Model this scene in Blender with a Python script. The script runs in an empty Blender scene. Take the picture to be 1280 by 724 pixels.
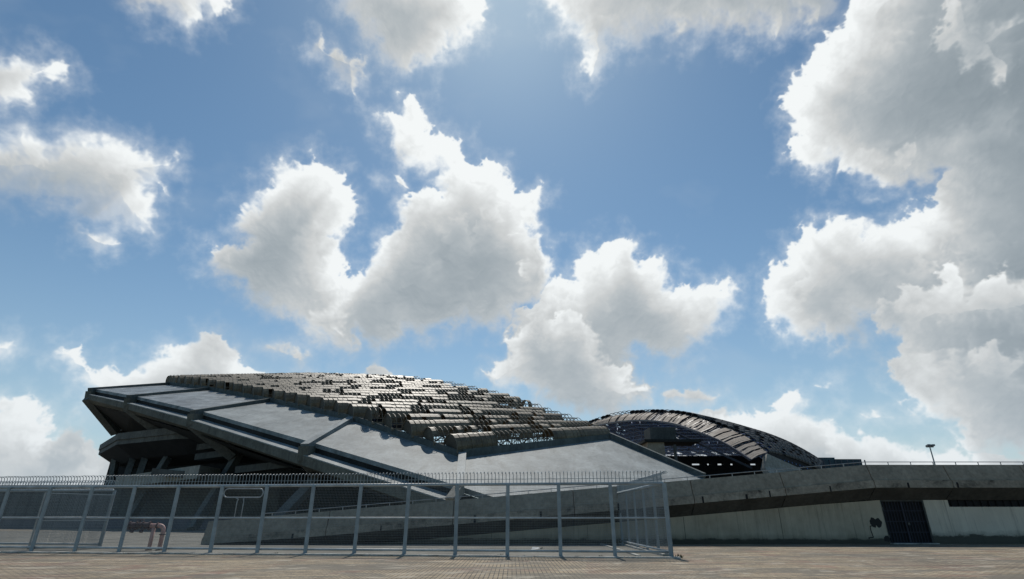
import bpy, math, random
import numpy as np
from mathutils import Vector, Matrix

random.seed(11)
R = math.radians
scene = bpy.context.scene
COL = scene.collection
EYE = Vector((0, 0, 1.5))
PITCH = R(22.75)
F = 675.0
CP, SP = math.cos(PITCH), math.sin(PITCH)

def ray(px, py):
    dx, dy = px - 640.0, py - 362.0
    return Vector((dx, F * CP + dy * SP, F * SP - dy * CP))

def U(px, py, Y):
    """survey helper: point seen in direction (px,py) at distance Y in front of the eye"""
    d = ray(px, py)
    return EYE + d * (Y / d.y)

def on_plane(px, py, P, n):
    d = ray(px, py)
    return EYE + d * ((P - EYE).dot(n) / d.dot(n))

# ------------------------------------------------------------------ mesh helper
class MB:
    def __init__(s):
        s.v, s.f = [], []
    def poly(s, pts):
        i = len(s.v)
        s.v += [tuple(p) for p in pts]
        s.f.append(tuple(range(i, i + len(pts))))
    def quad(s, a, b, c, d):
        s.poly((a, b, c, d))
    def box(s, lo, hi):
        (x0, y0, z0), (x1, y1, z1) = lo, hi
        i = len(s.v)
        s.v += [(x0, y0, z0), (x1, y0, z0), (x1, y1, z0), (x0, y1, z0), (x0, y0, z1), (x1, y0, z1), (x1, y1, z1), (x0, y1, z1)]
        s.f += [tuple(i + k for k in q) for q in ((0, 3, 2, 1), (4, 5, 6, 7), (0, 1, 5, 4), (1, 2, 6, 5), (2, 3, 7, 6), (3, 0, 4, 7))]
    def bar(s, a, b, w, h, up=Vector((0, 0, 1))):
        a, b = Vector(a), Vector(b)
        d = (b - a).normalized()
        if abs(d.dot(up)) > 0.98:
            up = Vector((0, 1, 0))
        x = d.cross(up).normalized()
        y = x.cross(d).normalized()
        i = len(s.v)
        for p in (a, b):
            for sx, sy in ((-1, -1), (1, -1), (1, 1), (-1, 1)):
                s.v.append(tuple(p + x * (sx * w / 2) + y * (sy * h / 2)))
        s.f += [tuple(i + k for k in q) for q in ((0, 1, 2, 3), (7, 6, 5, 4), (0, 4, 5, 1), (1, 5, 6, 2), (2, 6, 7, 3), (3, 7, 4, 0))]
    def tube(s, pts, r, n=8, cap=True):
        pts = [Vector(p) for p in pts]
        rings = []
        up = None
        for k, p in enumerate(pts):
            a, b = pts[max(0, k - 1)], pts[min(len(pts) - 1, k + 1)]
            d = (b - a).normalized()
            if up is None:
                up = Vector((0, 0, 1)) if abs(d.z) < 0.95 else Vector((1, 0, 0))
            x = d.cross(up).normalized()
            up = x.cross(d).normalized()
            rr = r[k] if isinstance(r, (list, tuple)) else r
            i = len(s.v)
            for q in range(n):
                an = 2 * math.pi * q / n
                s.v.append(tuple(p + x * (rr * math.cos(an)) + up * (rr * math.sin(an))))
            rings.append(i)
        for i, j in zip(rings, rings[1:]):
            for q in range(n):
                s.f.append((i + q, i + (q + 1) % n, j + (q + 1) % n, j + q))
        if cap:
            s.f.append(tuple(rings[0] + q for q in reversed(range(n))))
            s.f.append(tuple(rings[-1] + q for q in range(n)))
    def slab(s, pts, t):
        """thick plate: top outline pts, thickness t downwards along the plate's normal"""
        pts = [Vector(p) for p in pts]
        n = Vector((0, 0, 0))
        for a, b in zip(pts, pts[1:] + pts[:1]):
            n += a.cross(b)
        n.normalize()
        if n.z < 0:
            pts.reverse(); n = -n
        low = [p - n * t for p in pts]
        s.poly(pts); s.poly(list(reversed(low)))
        for k in range(len(pts)):
            m = (k + 1) % len(pts)
            s.quad(pts[k], low[k], low[m], pts[m])
    def prism(s, prof, path):
        """closed profile [(dy,dz)] swept along path of points (offset in world y,z)"""
        rings = []
        for p in path:
            i = len(s.v)
            s.v += [(p[0], p[1] + dy, p[2] + dz) for dy, dz in prof]
            rings.append(i)
        n = len(prof)
        for i, j in zip(rings, rings[1:]):
            for q in range(n):
                s.f.append((i + q, j + q, j + (q + 1) % n, i + (q + 1) % n))
        s.f.append(tuple(rings[0] + q for q in range(n)))
        s.f.append(tuple(rings[-1] + q for q in reversed(range(n))))
    def patch(s, a, b, c, d, n=8):
        a, b, c, d = map(Vector, (a, b, c, d))
        i = len(s.v)
        for p in range(n + 1):
            for q in range(n + 1):
                s.v.append(tuple(a.lerp(b, p / n).lerp(d.lerp(c, p / n), q / n)))
        for p in range(n):
            for q in range(n):
                k = i + p * (n + 1) + q
                s.f.append((k, k + n + 1, k + n + 2, k + 1))
    def build(s, name, mat, parent=None, smooth=False, origin=None, mat2=None, split=0):
        me = bpy.data.meshes.new(name)
        o_ = Vector(origin) if origin is not None else Vector((0, 0, 0))
        me.from_pydata([tuple(Vector(p) - o_) for p in s.v], [], s.f)
        me.update()
        if smooth:
            me.polygons.foreach_set('use_smooth', [True] * len(me.polygons))
        me.materials.append(mat)
        if mat2 is not None:
            me.materials.append(mat2)
            me.polygons.foreach_set('material_index', [0 if q < split else 1 for q in range(len(me.polygons))])
        o = bpy.data.objects.new(name, me)
        COL.objects.link(o)
        if parent is not None:
            o.parent = parent
            base = Vector((0, 0, 0))
            q = parent
            while q is not None:
                base += q.location; q = q.parent
            o.location = o_ - base
        else:
            o.location = o_
        return o

def tag(o, label=None, cat=None, group=None, kind=None):
    if label: o['label'] = label
    if cat: o['category'] = cat
    if group: o['group'] = group
    if kind: o['kind'] = kind
    return o

def thing(name, loc, label, cat, group=None):
    o = bpy.data.objects.new(name, None)
    o.location = loc
    o.empty_display_size = 0.5
    COL.objects.link(o)
    return tag(o, label, cat, group)

# ------------------------------------------------------------------ materials
def mat_new(name):
    m = bpy.data.materials.new(name)
    m.use_nodes = True
    nt = m.node_tree
    return m, nt, nt.nodes['Principled BSDF']

def N(nt, t, **kw):
    n = nt.nodes.new(t)
    for k, v in kw.items():
        setattr(n, k, v)
    return n

def ramp(nt, fac, stops):
    r = N(nt, 'ShaderNodeValToRGB')
    el = r.color_ramp.elements
    while len(el) < len(stops):
        el.new(0.5)
    for e, (p, c) in zip(el, stops):
        e.position = p
        e.color = (*c, 1) if len(c) == 3 else c
    nt.links.new(fac, r.inputs[0])
    return r.outputs[0]

def noise(nt, vec, scale, detail=6, rough=0.6, dist=0.0):
    n = N(nt, 'ShaderNodeTexNoise')
    n.inputs['Scale'].default_value = scale
    n.inputs['Detail'].default_value = detail
    n.inputs['Roughness'].default_value = rough
    n.inputs['Distortion'].default_value = dist
    nt.links.new(vec, n.inputs['Vector'])
    return n.outputs['Fac']

def mapping(nt, vec, sc=(1, 1, 1), rot=(0, 0, 0)):
    m = N(nt, 'ShaderNodeMapping')
    m.inputs['Scale'].default_value = sc
    m.inputs['Rotation'].default_value = rot
    nt.links.new(vec, m.inputs['Vector'])
    return m.outputs[0]

def mixc(nt, fac, a, b, mode='MIX'):
    m = N(nt, 'ShaderNodeMix', data_type='RGBA', blend_type=mode)
    for s, v in ((m.inputs[0], fac), (m.inputs[6], a), (m.inputs[7], b)):
        if isinstance(v, (int, float)): s.default_value = v
        elif isinstance(v, tuple): s.default_value = (*v, 1)
        else: nt.links.new(v, s)
    return m.outputs[2]

def wpos(nt):
    return N(nt, 'ShaderNodeNewGeometry').outputs['Position']

def concrete(name, c0, c1, stain=(0.02, 0.02, 0.018), stain_amt=0.6, rough=0.85, scale=0.35, streak=(1.6, 1.6, 0.12), bump=0.15, spec=0.3, fine_lo=0.72, fine_hi=1.15):
    m, nt, b = mat_new(name)
    p = wpos(nt)
    n1 = noise(nt, p, scale, 8, 0.62)
    n2 = noise(nt, p, scale * 9, 6, 0.65)
    base = ramp(nt, n1, [(0.36, c0), (0.64, c1)])
    fine = ramp(nt, n2, [(0.32, (fine_lo,) * 3), (0.68, (fine_hi,) * 3)])
    base = mixc(nt, 1.0, base, fine, 'MULTIPLY')
    st = noise(nt, mapping(nt, p, streak), 1.0, 7, 0.7, 0.3)
    sf = ramp(nt, st, [(0.50, (0, 0, 0)), (0.74, (stain_amt,) * 3)])
    base = mixc(nt, sf, base, stain)
    nt.links.new(base, b.inputs['Base Color'])
    b.inputs['Roughness'].default_value = rough
    b.inputs['Specular IOR Level'].default_value = spec
    if bump:
        bp = N(nt, 'ShaderNodeBump')
        bp.inputs['Strength'].default_value = bump
        bp.inputs['Distance'].default_value = 0.05
        nt.links.new(noise(nt, p, 14, 6, 0.6), bp.inputs['Height'])
        nt.links.new(bp.outputs[0], b.inputs['Normal'])
    return m

M = {}
M['plate'] = concrete('weathered_plate', (0.15, 0.176, 0.182), (0.29, 0.322, 0.322), stain=(0.085, 0.10, 0.10), stain_amt=0.85, rough=0.62, scale=0.3, streak=(0.75, 0.16, 0.5), bump=0.5, spec=0.3)
M['ponded'] = concrete('rippled_plate', (0.085, 0.105, 0.115), (0.27, 0.305, 0.315), stain=(0.02, 0.027, 0.03), stain_amt=0.9, rough=0.5, scale=0.5, streak=(0.35, 0.14, 0.4), bump=0.6, spec=0.4)
M['fascia'] = concrete('fascia_concrete', (0.10, 0.105, 0.09), (0.165, 0.165, 0.14), stain=(0.03, 0.03, 0.025), stain_amt=0.7, streak=(1.0, 1.0, 0.18))
M['rib'] = concrete('rib_concrete', (0.075, 0.092, 0.092), (0.125, 0.14, 0.135), stain=(0.035, 0.04, 0.04), stain_amt=0.6)
M['shaded_concrete'] = concrete('shaded_concrete', (0.018, 0.019, 0.019), (0.038, 0.038, 0.036), stain=(0.008, 0.008, 0.008), stain_amt=0.7)  # shade under the overhangs put into a very dark concrete colour
M['mid_concrete'] = concrete('mid_concrete', (0.075, 0.078, 0.074), (0.125, 0.125, 0.115), stain=(0.028, 0.028, 0.026), stain_amt=0.6)
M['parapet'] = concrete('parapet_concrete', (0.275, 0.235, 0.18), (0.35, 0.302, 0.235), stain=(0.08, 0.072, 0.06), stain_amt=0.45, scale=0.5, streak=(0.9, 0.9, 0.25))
M['raker'] = concrete('raker_concrete', (0.105, 0.107, 0.10), (0.165, 0.165, 0.15), stain=(0.035, 0.035, 0.032), stain_amt=0.6)
M['pale_concrete'] = concrete('pale_concrete', (0.28, 0.26, 0.22), (0.42, 0.39, 0.34), stain=(0.12, 0.11, 0.1), stain_amt=0.5)

def wall_material(name, c0, c1, low):
    m, nt, b = mat_new(name)
    p = wpos(nt)
    n1 = noise(nt, p, 0.5, 8, 0.65)
    base = ramp(nt, n1, [(0.3, c0), (0.7, c1)])
    st = noise(nt, mapping(nt, p, (3.0, 1, 0.4)), 1.0, 8, 0.75, 0.6)
    base = mixc(nt, ramp(nt, st, [(0.48, (0, 0, 0)), (0.70, (0.33,) * 3)]), base, (c1[0] * 1.35, c1[1] * 1.35, c1[2] * 1.3))
    st2 = noise(nt, mapping(nt, p, (4.2, 1, 0.16)), 1.3, 6, 0.7, 0.4)
    base = mixc(nt, ramp(nt, st2, [(0.54, (0, 0, 0)), (0.72, (0.5,) * 3)]), base, (0.05, 0.05, 0.045))
    # damp, mouldy foot of the wall with a ragged upper edge
    sx = N(nt, 'ShaderNodeSeparateXYZ'); nt.links.new(p, sx.inputs[0])
    ad = N(nt, 'ShaderNodeMath', operation='MULTIPLY_ADD')
    nt.links.new(noise(nt, mapping(nt, p, (0.6, 1, 1.2)), 1.6, 8, 0.72), ad.inputs[0]); ad.inputs[1].default_value = -low; nt.links.new(sx.outputs['Z'], ad.inputs[2])
    base = mixc(nt, ramp(nt, ad.outputs[0], [(0.0, (0.92,) * 3), (0.10, (0.35,) * 3), (0.34, (0.0,) * 3)]), base, (0.03, 0.034, 0.026))
    nt.links.new(base, b.inputs['Base Color'])
    b.inputs['Roughness'].default_value = 0.9
    bp = N(nt, 'ShaderNodeBump'); bp.inputs['Strength'].default_value = 0.2; bp.inputs['Distance'].default_value = 0.03
    nt.links.new(noise(nt, p, 9, 6, 0.6), bp.inputs['Height']); nt.links.new(bp.outputs[0], b.inputs['Normal'])
    return m
M['strip'] = concrete('strip_concrete', (0.24, 0.21, 0.168), (0.37, 0.325, 0.26), stain=(0.012, 0.012, 0.011), stain_amt=0.95, scale=0.7, streak=(1.1, 0.9, 1.6))
M['soffit'] = concrete('shade_dark_soffit', (0.065, 0.062, 0.056), (0.105, 0.10, 0.09), stain=(0.12, 0.115, 0.105), stain_amt=0.45, scale=0.6, streak=(0.7, 0.3, 0.3))  # stained soffit concrete; the parapet's shade is put into its dark colour
M['wall'] = wall_material('podium_wall', (0.32, 0.272, 0.20), (0.50, 0.435, 0.335), 0.42)
M['painted_wall'] = wall_material('painted_podium_wall', (0.56, 0.50, 0.41), (0.66, 0.60, 0.50), 0.8)

def simple(name, col, rough=0.5, metal=0.0, var=0.25, scale=3.0, spec=0.5):
    m, nt, b = mat_new(name)
    p = wpos(nt)
    n = noise(nt, p, scale, 6, 0.65)
    lo = tuple(c * (1 - var) for c in col); hi = tuple(c * (1 + var) for c in col)
    nt.links.new(ramp(nt, n, [(0.3, lo), (0.7, hi)]), b.inputs['Base Color'])
    b.inputs['Roughness'].default_value = rough
    b.inputs['Metallic'].default_value = metal
    b.inputs['Specular IOR Level'].default_value = spec
    return m
M['fence'] = simple('fence_paint', (0.22, 0.265, 0.29), 0.42, 0.0, 0.3, 2.5)
def fence_mat():
    m, nt, b = mat_new('worn_fence_paint')
    p = wpos(nt)
    c = ramp(nt, noise(nt, p, 1.6, 7, 0.7), [(0.3, (0.19, 0.225, 0.245)), (0.55, (0.28, 0.325, 0.345)), (0.75, (0.40, 0.43, 0.435))])
    c = mixc(nt, ramp(nt, noise(nt, mapping(nt, p, (5, 5, 1.6)), 1.0, 7, 0.75), [(0.60, (0, 0, 0)), (0.70, (0.75,) * 3)]), c, (0.10, 0.052, 0.03))
    nt.links.new(c, b.inputs['Base Color']); b.inputs['Roughness'].default_value = 0.5
    return m
M['fence'] = fence_mat()
M['rail'] = simple('sunlit_rail', (0.34, 0.38, 0.395), 0.42, 0.0, 0.25, 2.0)  # sunlit look of the rails put into a lighter paint
M['wire'] = simple('fence_wire', (0.25, 0.275, 0.285), 0.5, 0.0, 0.2, 1.0)
M['galv'] = simple('galvanised_rail', (0.33, 0.34, 0.34), 0.4, 0.3, 0.2, 4)
M['hoop'] = simple('hoop_steel', (0.17, 0.14, 0.10), 0.5, 0.0, 0.4, 0.8)
M['dark_hoop'] = simple('dark_hoop_steel', (0.035, 0.036, 0.038), 0.55, 0.0, 0.4, 0.8)
M['strut'] = simple('strut_steel', (0.05, 0.055, 0.075), 0.5, 0.0, 0.3, 1)
M['blue_strut'] = simple('blue_strut_steel', (0.14, 0.29, 0.62), 0.5, 0.0, 0.4, 0.5)
M['blue_under'] = simple('dark_blue_soffit', (0.018, 0.055, 0.16), 0.8, 0.0, 0.5, 0.5)
M['black'] = simple('interior_shade_black', (0.018, 0.018, 0.02), 0.9, 0.0, 0.4, 0.6)  # near-black that puts interior and underside shade into the surface colour
M['grille'] = simple('grille_paint', (0.012, 0.014, 0.03), 0.6, 0.0, 0.4, 2)
M['void'] = simple('near_black_recess', (0.014, 0.014, 0.016), 0.95, 0.0, 0.4, 2)  # near-black for recesses, slots, joint backing and streaks
M['pink'] = concrete('chipped_red_paint', (0.50, 0.29, 0.26), (0.64, 0.42, 0.38), stain=(0.16, 0.09, 0.07), stain_amt=0.6, rough=0.6, scale=3.0, streak=(7, 7, 1.6), bump=0.2)
M['valve'] = simple('rusty_valve', (0.07, 0.035, 0.035), 0.6, 0.0, 0.5, 8)
M['teal'] = simple('teal_cladding', (0.02, 0.05, 0.065), 0.6, 0.0, 0.5, 0.6)
M['graffiti'] = simple('black_spray_paint', (0.008, 0.008, 0.008), 0.7, 0.0, 0.3, 5)
M['paper'] = simple('litter_paper', (0.6, 0.6, 0.57), 0.8, 0.0, 0.15, 6)
M['weed'] = simple('weed_leaf', (0.035, 0.055, 0.022), 0.7, 0.0, 0.4, 9)
M['lamp'] = simple('lamp_housing', (0.18, 0.18, 0.18), 0.4, 0.4, 0.2, 4)
M['kerb'] = concrete('kerb_concrete', (0.34, 0.34, 0.31), (0.55, 0.54, 0.5), stain=(0.03, 0.032, 0.028), stain_amt=0.95, scale=1.2, streak=(2.2, 2.2, 2.2))

def sheet_mat(name, a, b_, c, rough=0.42):
    m, nt, b = mat_new(name)
    p = wpos(nt)
    col = ramp(nt, noise(nt, p, 0.45, 5, 0.7), [(0.25, a), (0.5, b_), (0.75, c)])
    f = ramp(nt, noise(nt, p, 5, 5, 0.7), [(0.25, (0.6,) * 3), (0.75, (1.2,) * 3)])
    nt.links.new(mixc(nt, 1.0, col, f, 'MULTIPLY'), b.inputs['Base Color'])
    b.inputs['Roughness'].default_value = rough
    b.inputs['Specular IOR Level'].default_value = 0.34 if rough < 0.5 else 0.28
    return m
M['sheet'] = sheet_mat('weathered_roof_sheet', (0.06, 0.045, 0.029), (0.165, 0.13, 0.082), (0.33, 0.265, 0.17), 0.49)
M['end_sheet'] = sheet_mat('dull_end_sheet', (0.06, 0.05, 0.037), (0.10, 0.085, 0.065), (0.16, 0.14, 0.11), 0.6)
M['far_sheet'] = sheet_mat('faded_edge_sheet', (0.25, 0.19, 0.15), (0.40, 0.33, 0.265), (0.52, 0.45, 0.365), 0.7)
M['far_vault'] = sheet_mat('dull_roof_sheet', (0.07, 0.075, 0.08), (0.11, 0.11, 0.11), (0.16, 0.15, 0.14), 0.7)

def paving():
    m, nt, b = mat_new('brick_paving')
    p = wpos(nt)
    br = N(nt, 'ShaderNodeTexBrick')
    br.offset = 0.5
    br.inputs['Scale'].default_value = 1.0
    br.inputs['Brick Width'].default_value = 0.24
    br.inputs['Row Height'].default_value = 0.125
    br.inputs['Mortar Size'].default_value = 0.013
    br.inputs['Mortar Smooth'].default_value = 0.3
    br.inputs['Color1'].default_value = (0.38, 0.31, 0.22, 1)
    br.inputs['Color2'].default_value = (0.26, 0.212, 0.15, 1)
    br.inputs['Mortar'].default_value = (0.04, 0.038, 0.032, 1)
    nt.links.new(mapping(nt, p, (1, 1, 1), (0, 0, R(90))), br.inputs['Vector'])
    # bands laid in red brick
    w = N(nt, 'ShaderNodeTexBrick')
    w.offset = 0.0
    w.inputs['Brick Width'].default_value = 3.6
    w.inputs['Row Height'].default_value = 3.6
    w.inputs['Scale'].default_value = 1.0
    w.inputs['Mortar Size'].default_value = 0.36
    w.inputs['Mortar Smooth'].default_value = 0.05
    nt.links.new(mapping(nt, p, (1, 1, 1), (0, 0, R(8))), w.inputs['Vector'])
    big = noise(nt, p, 0.16, 6, 0.6)
    bandf = N(nt, 'ShaderNodeMath', operation='MULTIPLY')
    nt.links.new(w.outputs['Fac'], bandf.inputs[0])
    nt.links.new(ramp(nt, noise(nt, p, 0.5, 5, 0.6), [(0.44, (0.03,) * 3), (0.64, (0.7,) * 3)]), bandf.inputs[1])
    c = mixc(nt, bandf.outputs[0], br.outputs['Color'], (0.21, 0.12, 0.095))
    c = mixc(nt, 1.0, c, ramp(nt, big, [(0.3, (0.72, 0.72, 0.74)), (0.7, (1.18, 1.15, 1.08))]), 'MULTIPLY')
    c = mixc(nt, 1.0, c, ramp(nt, noise(nt, mapping(nt, p, (0.35, 1.6, 1)), 1.0, 8, 0.72, 0.5), [(0.34, (0.5, 0.48, 0.44)), (0.62, (1.3, 1.26, 1.18))]), 'MULTIPLY')
    dirt = noise(nt, p, 2.2, 8, 0.75)
    c = mixc(nt, ramp(nt, dirt, [(0.55, (0, 0, 0)), (0.72, (0.75,) * 3)]), c, (0.075, 0.068, 0.052))
    pat = noise(nt, mapping(nt, p, (0.22, 0.5, 1)), 1.0, 6, 0.7, 0.8)
    c = mixc(nt, ramp(nt, pat, [(0.50, (0, 0, 0)), (0.56, (0.75,) * 3)]), c, (0.125, 0.112, 0.085))
    pat2 = noise(nt, mapping(nt, p, (0.4, 0.9, 1)), 1.7, 6, 0.7, 0.8)
    c = mixc(nt, ramp(nt, pat2, [(0.55, (0, 0, 0)), (0.61, (0.65,) * 3)]), c, (0.42, 0.37, 0.29))
    nt.links.new(c, b.inputs['Base Color'])
    b.inputs['Roughness'].default_value = 0.85
    bp = N(nt, 'ShaderNodeBump'); bp.inputs['Strength'].default_value = 0.5; bp.inputs['Distance'].default_value = 0.012
    inv = N(nt, 'ShaderNodeMath', operation='SUBTRACT'); inv.inputs[0].default_value = 1.0
    nt.links.new(br.outputs['Fac'], inv.inputs[1])
    nt.links.new(inv.outputs[0], bp.inputs['Height']); nt.links.new(bp.outputs[0], b.inputs['Normal'])
    return m
M['paving'] = paving()
M['yard'] = concrete('yard_concrete', (0.13, 0.125, 0.105), (0.22, 0.21, 0.18), stain=(0.06, 0.058, 0.05), stain_amt=0.6, scale=0.3, streak=(0.25, 1.2, 1))

# ------------------------------------------------------------------ camera
cam = bpy.data.cameras.new('camera')
cam.sensor_width = 36.0
cam.lens = F / 1280.0 * 36.0
cam.clip_end = 20000
co = bpy.data.objects.new('camera', cam)
co.location = EYE
co.rotation_euler = (R(90) + PITCH, 0, 0)
COL.objects.link(co)
scene.camera = co

# ------------------------------------------------------------------ ground
g = MB(); S_ = 4000
g.quad((-S_, -S_, 0), (S_, -S_, 0), (S_, S_, 0), (-S_, S_, 0))
tag(g.build('ground', M['paving']), kind='structure')

FR = Vector((6.2, 23.5, 0))                      # right corner of the front fence
FL = Vector((-23.9, 27.1, 0)); FDIR = (FL - FR).normalized()
FOUT = Vector((FDIR.y, -FDIR.x, 0))              # outward (towards the plaza)
if FOUT.y > 0: FOUT = -FOUT
y_ = MB()
y_.poly([FR + Vector((0, 0.3, 0.004)), Vector((6.2, 34.6, 0.004)), Vector((-17.6, 34.6, 0.004)), Vector((-17.6, 66, 0.004)), Vector((-95, 66, 0.004)), FR + FDIR * 60 + Vector((0, 0.3, 0.004))])
tag(y_.build('yard', M['yard']), kind='structure')

# ------------------------------------------------------------------ fences
H_TOP, SP_H = 2.74, 0.50
def spike_comb(a, b, out, name, parent, step=0.15):
    mb = MB()
    n = max(1, int((b - a).length / step))
    for k in range(n):
        p = a.lerp(b, (k + 0.5) / n)
        jz = random.uniform(-0.012, 0.012)
        pts = [p + Vector((0, 0, H_TOP))]
        z0 = H_TOP + SP_H - 0.17 + jz
        pts.append(p + Vector((0, 0, z0)))
        r = 0.15
        for q in range(1, 7):
            an = math.pi * 0.82 * q / 6
            pts.append(p + out * (r * (1 - math.cos(an))) + Vector((0, 0, z0 + r * math.sin(an))))
        mb.tube(pts, 0.0135, 5)
    d = (b - a).normalized()
    mb.bar(a + Vector((0, 0, H_TOP + 0.2)), b + Vector((0, 0, H_TOP + 0.2)), 0.018, 0.018)
    return mb.build(name, M['fence'], parent)

def mesh_panel(a, b, parent):
    mb = MB()
    L = (b - a).length; d = (b - a).normalized()
    lo, hi = a + d * 0.04, b - d * 0.04
    z = 0.22
    while z < H_TOP - 0.04:
        mb.bar(lo + Vector((0, 0, z)), hi + Vector((0, 0, z)), 0.005, 0.006)
        z += 0.065
    n = int((L - 0.08) / 0.065)
    for k in range(n + 1):
        p = lo.lerp(hi, k / n)
        mb.bar(p + Vector((0, 0, 0.2)), p + Vector((0, 0, H_TOP - 0.04)), 0.004, 0.004, up=Vector((0, 1, 0)))
    return mb.build('mesh_panel', M['wire'], parent)

def fence(name, a, b, n, out, label, group=None, posts=None, comb=True, cat='fence'):
    t = thing(name, a, label, cat, group)
    d = (b - a).normalized()
    for nm, z, w, h in (('top_rail', H_TOP, 0.12, 0.12), ('middle_rail', 1.42, 0.07, 0.075), ('bottom_rail', 0.2, 0.07, 0.09)):
        mb = MB(); mb.tube([a + Vector((0, 0, z)), b + Vector((0, 0, z))], h * 0.52, 12)
        mb.build(nm, M['rail'], t, smooth=True)
    pts = [a.lerp(b, k / n) for k in range(n + 1)]
    for k, p in enumerate(pts):
        if posts and k not in posts: continue
        mb = MB()
        mb.bar(p + out * 0.1 + Vector((0, 0, 0.0)), p + out * 0.1 + Vector((0, 0, H_TOP - 0.01)) + d * random.uniform(-0.025, 0.025) + out * random.uniform(-0.0, 0.02), 0.075, 0.145, up=d)
        mb.box(tuple(p + out * 0.052 + Vector((-0.09, -0.09, 0))), tuple(p + out * 0.052 + Vector((0.09, 0.09, 0.015))))
        mb.build('post', M['fence'], t)
    for p, q in zip(pts, pts[1:]):
        mesh_panel(p, q, t)
        if comb: spike_comb(p, q, out, 'spike_comb', t)
    return t

frontL = FR + FDIR * (2.14 * 15)
fence('security_fence', FR, frontL, 15, FOUT, 'long blue grey mesh fence with hooked spikes running across the plaza', 'spiked mesh fences')
mb = MB()
fence('security_fence', FR + Vector((0, 0.12, 0)), Vector((6.2, 34.0, 0)), 5, Vector((1, 0, 0)), 'short spiked mesh fence running back from the right corner post to the ramp', 'spiked mesh fences')
La, Lb = Vector((-22.0, 27.2, 0)), Vector((-20.6, 29.9, 0))
fence('security_fence', Lb + Vector((-0.12, 0, 0)), Vector((-39.0, 31.8, 0)), 5, Vector((0.1, 1, 0)).normalized(), 'spiked mesh fence standing behind the left end of the long front fence', 'spiked mesh fences')
# gate leaf standing open at the left
gt = thing('mesh_gate', La, 'open mesh gate leaf standing crosswise behind the left end of the front fence', 'gate')
gm = MB()
for z in (0.12, 1.3, 2.5):
    gm.bar(La + Vector((0, 0, z)), Lb + Vector((0, 0, z)), 0.05, 0.05)
for s in (0, 1):
    p = La.lerp(Lb, s); gm.bar(p + Vector((0, 0, 0.09)), p + Vector((0, 0, 2.53)), 0.055, 0.055, up=Vector((0, 1, 0)))
gm.build('gate_frame', M['galv'], gt)
gw = MB()
for k in range(1, 45):
    p = La.lerp(Lb, k / 45); gw.bar(p + Vector((0, 0, 0.12)), p + Vector((0, 0, 2.5)), 0.006, 0.006, up=Vector((0, 1, 0)))
for k in range(1, 37):
    z = 0.12 + 2.38 * k / 37; gw.bar(La + Vector((0, 0, z)), Lb + Vector((0, 0, z)), 0.006, 0.006)
gw.build('gate_mesh', M['wire'], gt)

# kerb under the front fence: broken, whitish
km = MB()
x = -0.3
while x < 33:
    L = random.uniform(0.8, 2.2)
    a, b = FR + FDIR * x, FR + FDIR * (x + L - 0.03)
    hz = random.uniform(0.03, 0.07)
    off = FOUT * random.uniform(0.30, 0.36)
    km.bar(a + off + Vector((0, 0, hz / 2)), b + off + Vector((0, 0, hz / 2 + random.uniform(-0.01, 0.01))), random.uniform(0.3, 0.5), hz)
    x += L
for k in range(80):
    p = FR + FDIR * random.uniform(0, 32) + FOUT * random.uniform(-0.25, 0.4)
    s = random.uniform(0.02, 0.07)
    km.bar(p + Vector((0, 0, s / 3)), p + Vector((random.uniform(-1, 1), random.uniform(-1, 1), 0)).normalized() * s + Vector((0, 0, s / 2)), s, s * 0.7)
tag(km.build('kerb', M['kerb']), kind='structure')
rk = MB()
for y0 in range(24, 34, 2):
    rk.box((6.05, y0 + 0.05, 0), (6.36, y0 + 1.95, random.uniform(0.06, 0.1)))
for y0 in range(24, 34, 2):
    rk.box((5.0, y0 + 0.05, 0.004), (5.16, y0 + 1.9, 0.05))
tag(rk.build('kerb', M['kerb']), kind='structure')

# ------------------------------------------------------------------ ramp and podium (right)
KX, SL = 21.3, 0.0805
def drop(X):
    return 0.0 if X >= KX else (X - KX) * SL
YW, YS, YT = 34.6, 33.7, 34.05
pod = thing('concrete_ramp', (21.3, 34.6, 0), 'long weathered concrete ramp with a sloping overhanging parapet and a low stained wall', 'ramp')
def zclip(z, lo=0.0):
    return max(z, lo)
def sweep2(x0, x1, prof):
    mb = MB(); rings = []
    for X in (x0, x1):
        d = drop(X)
        i0 = len(mb.v); mb.v += [(X, a, max(b + d, 0.006 + 0.0006 * i)) for i, (a, b) in enumerate(prof)]; rings.append(i0)
    n = len(prof); i, j = rings
    for q in range(n):
        mb.f.append((i + q, i + (q + 1) % n, j + (q + 1) % n, j + q))
    mb.f.append(tuple(i + q for q in reversed(range(n)))); mb.f.append(tuple(j + q for q in range(n)))
    return mb
def parapet_piece(x0, x1):
    p = sweep2(x0, x1, [(YT, 4.34), (YS + 0.06, 3.475), (YS + 0.06, 3.452), (YW + 0.25, 3.452), (YW + 0.25, 4.34)]).build('parapet_panel', M['parapet'], pod)
    sweep2(x0, x1, [(YS - 0.02, 3.45), (YS - 0.045, 3.03), (YS + 0.3, 3.03), (YS + 0.3, 3.45)]).build('edge_strip', M['strip'], p)
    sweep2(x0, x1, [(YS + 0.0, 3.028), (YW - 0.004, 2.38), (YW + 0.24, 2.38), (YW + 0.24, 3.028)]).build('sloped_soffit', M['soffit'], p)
xs = [-17.6, -10.6, -3.4, 3.6, 10.6, 16.0]
xs += [KX, 25.9, 30.5, 35.1, 39.7, 44.3]
for a, b in zip(xs, xs[1:]):
    parapet_piece(a + 0.025, b - 0.025)
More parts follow.
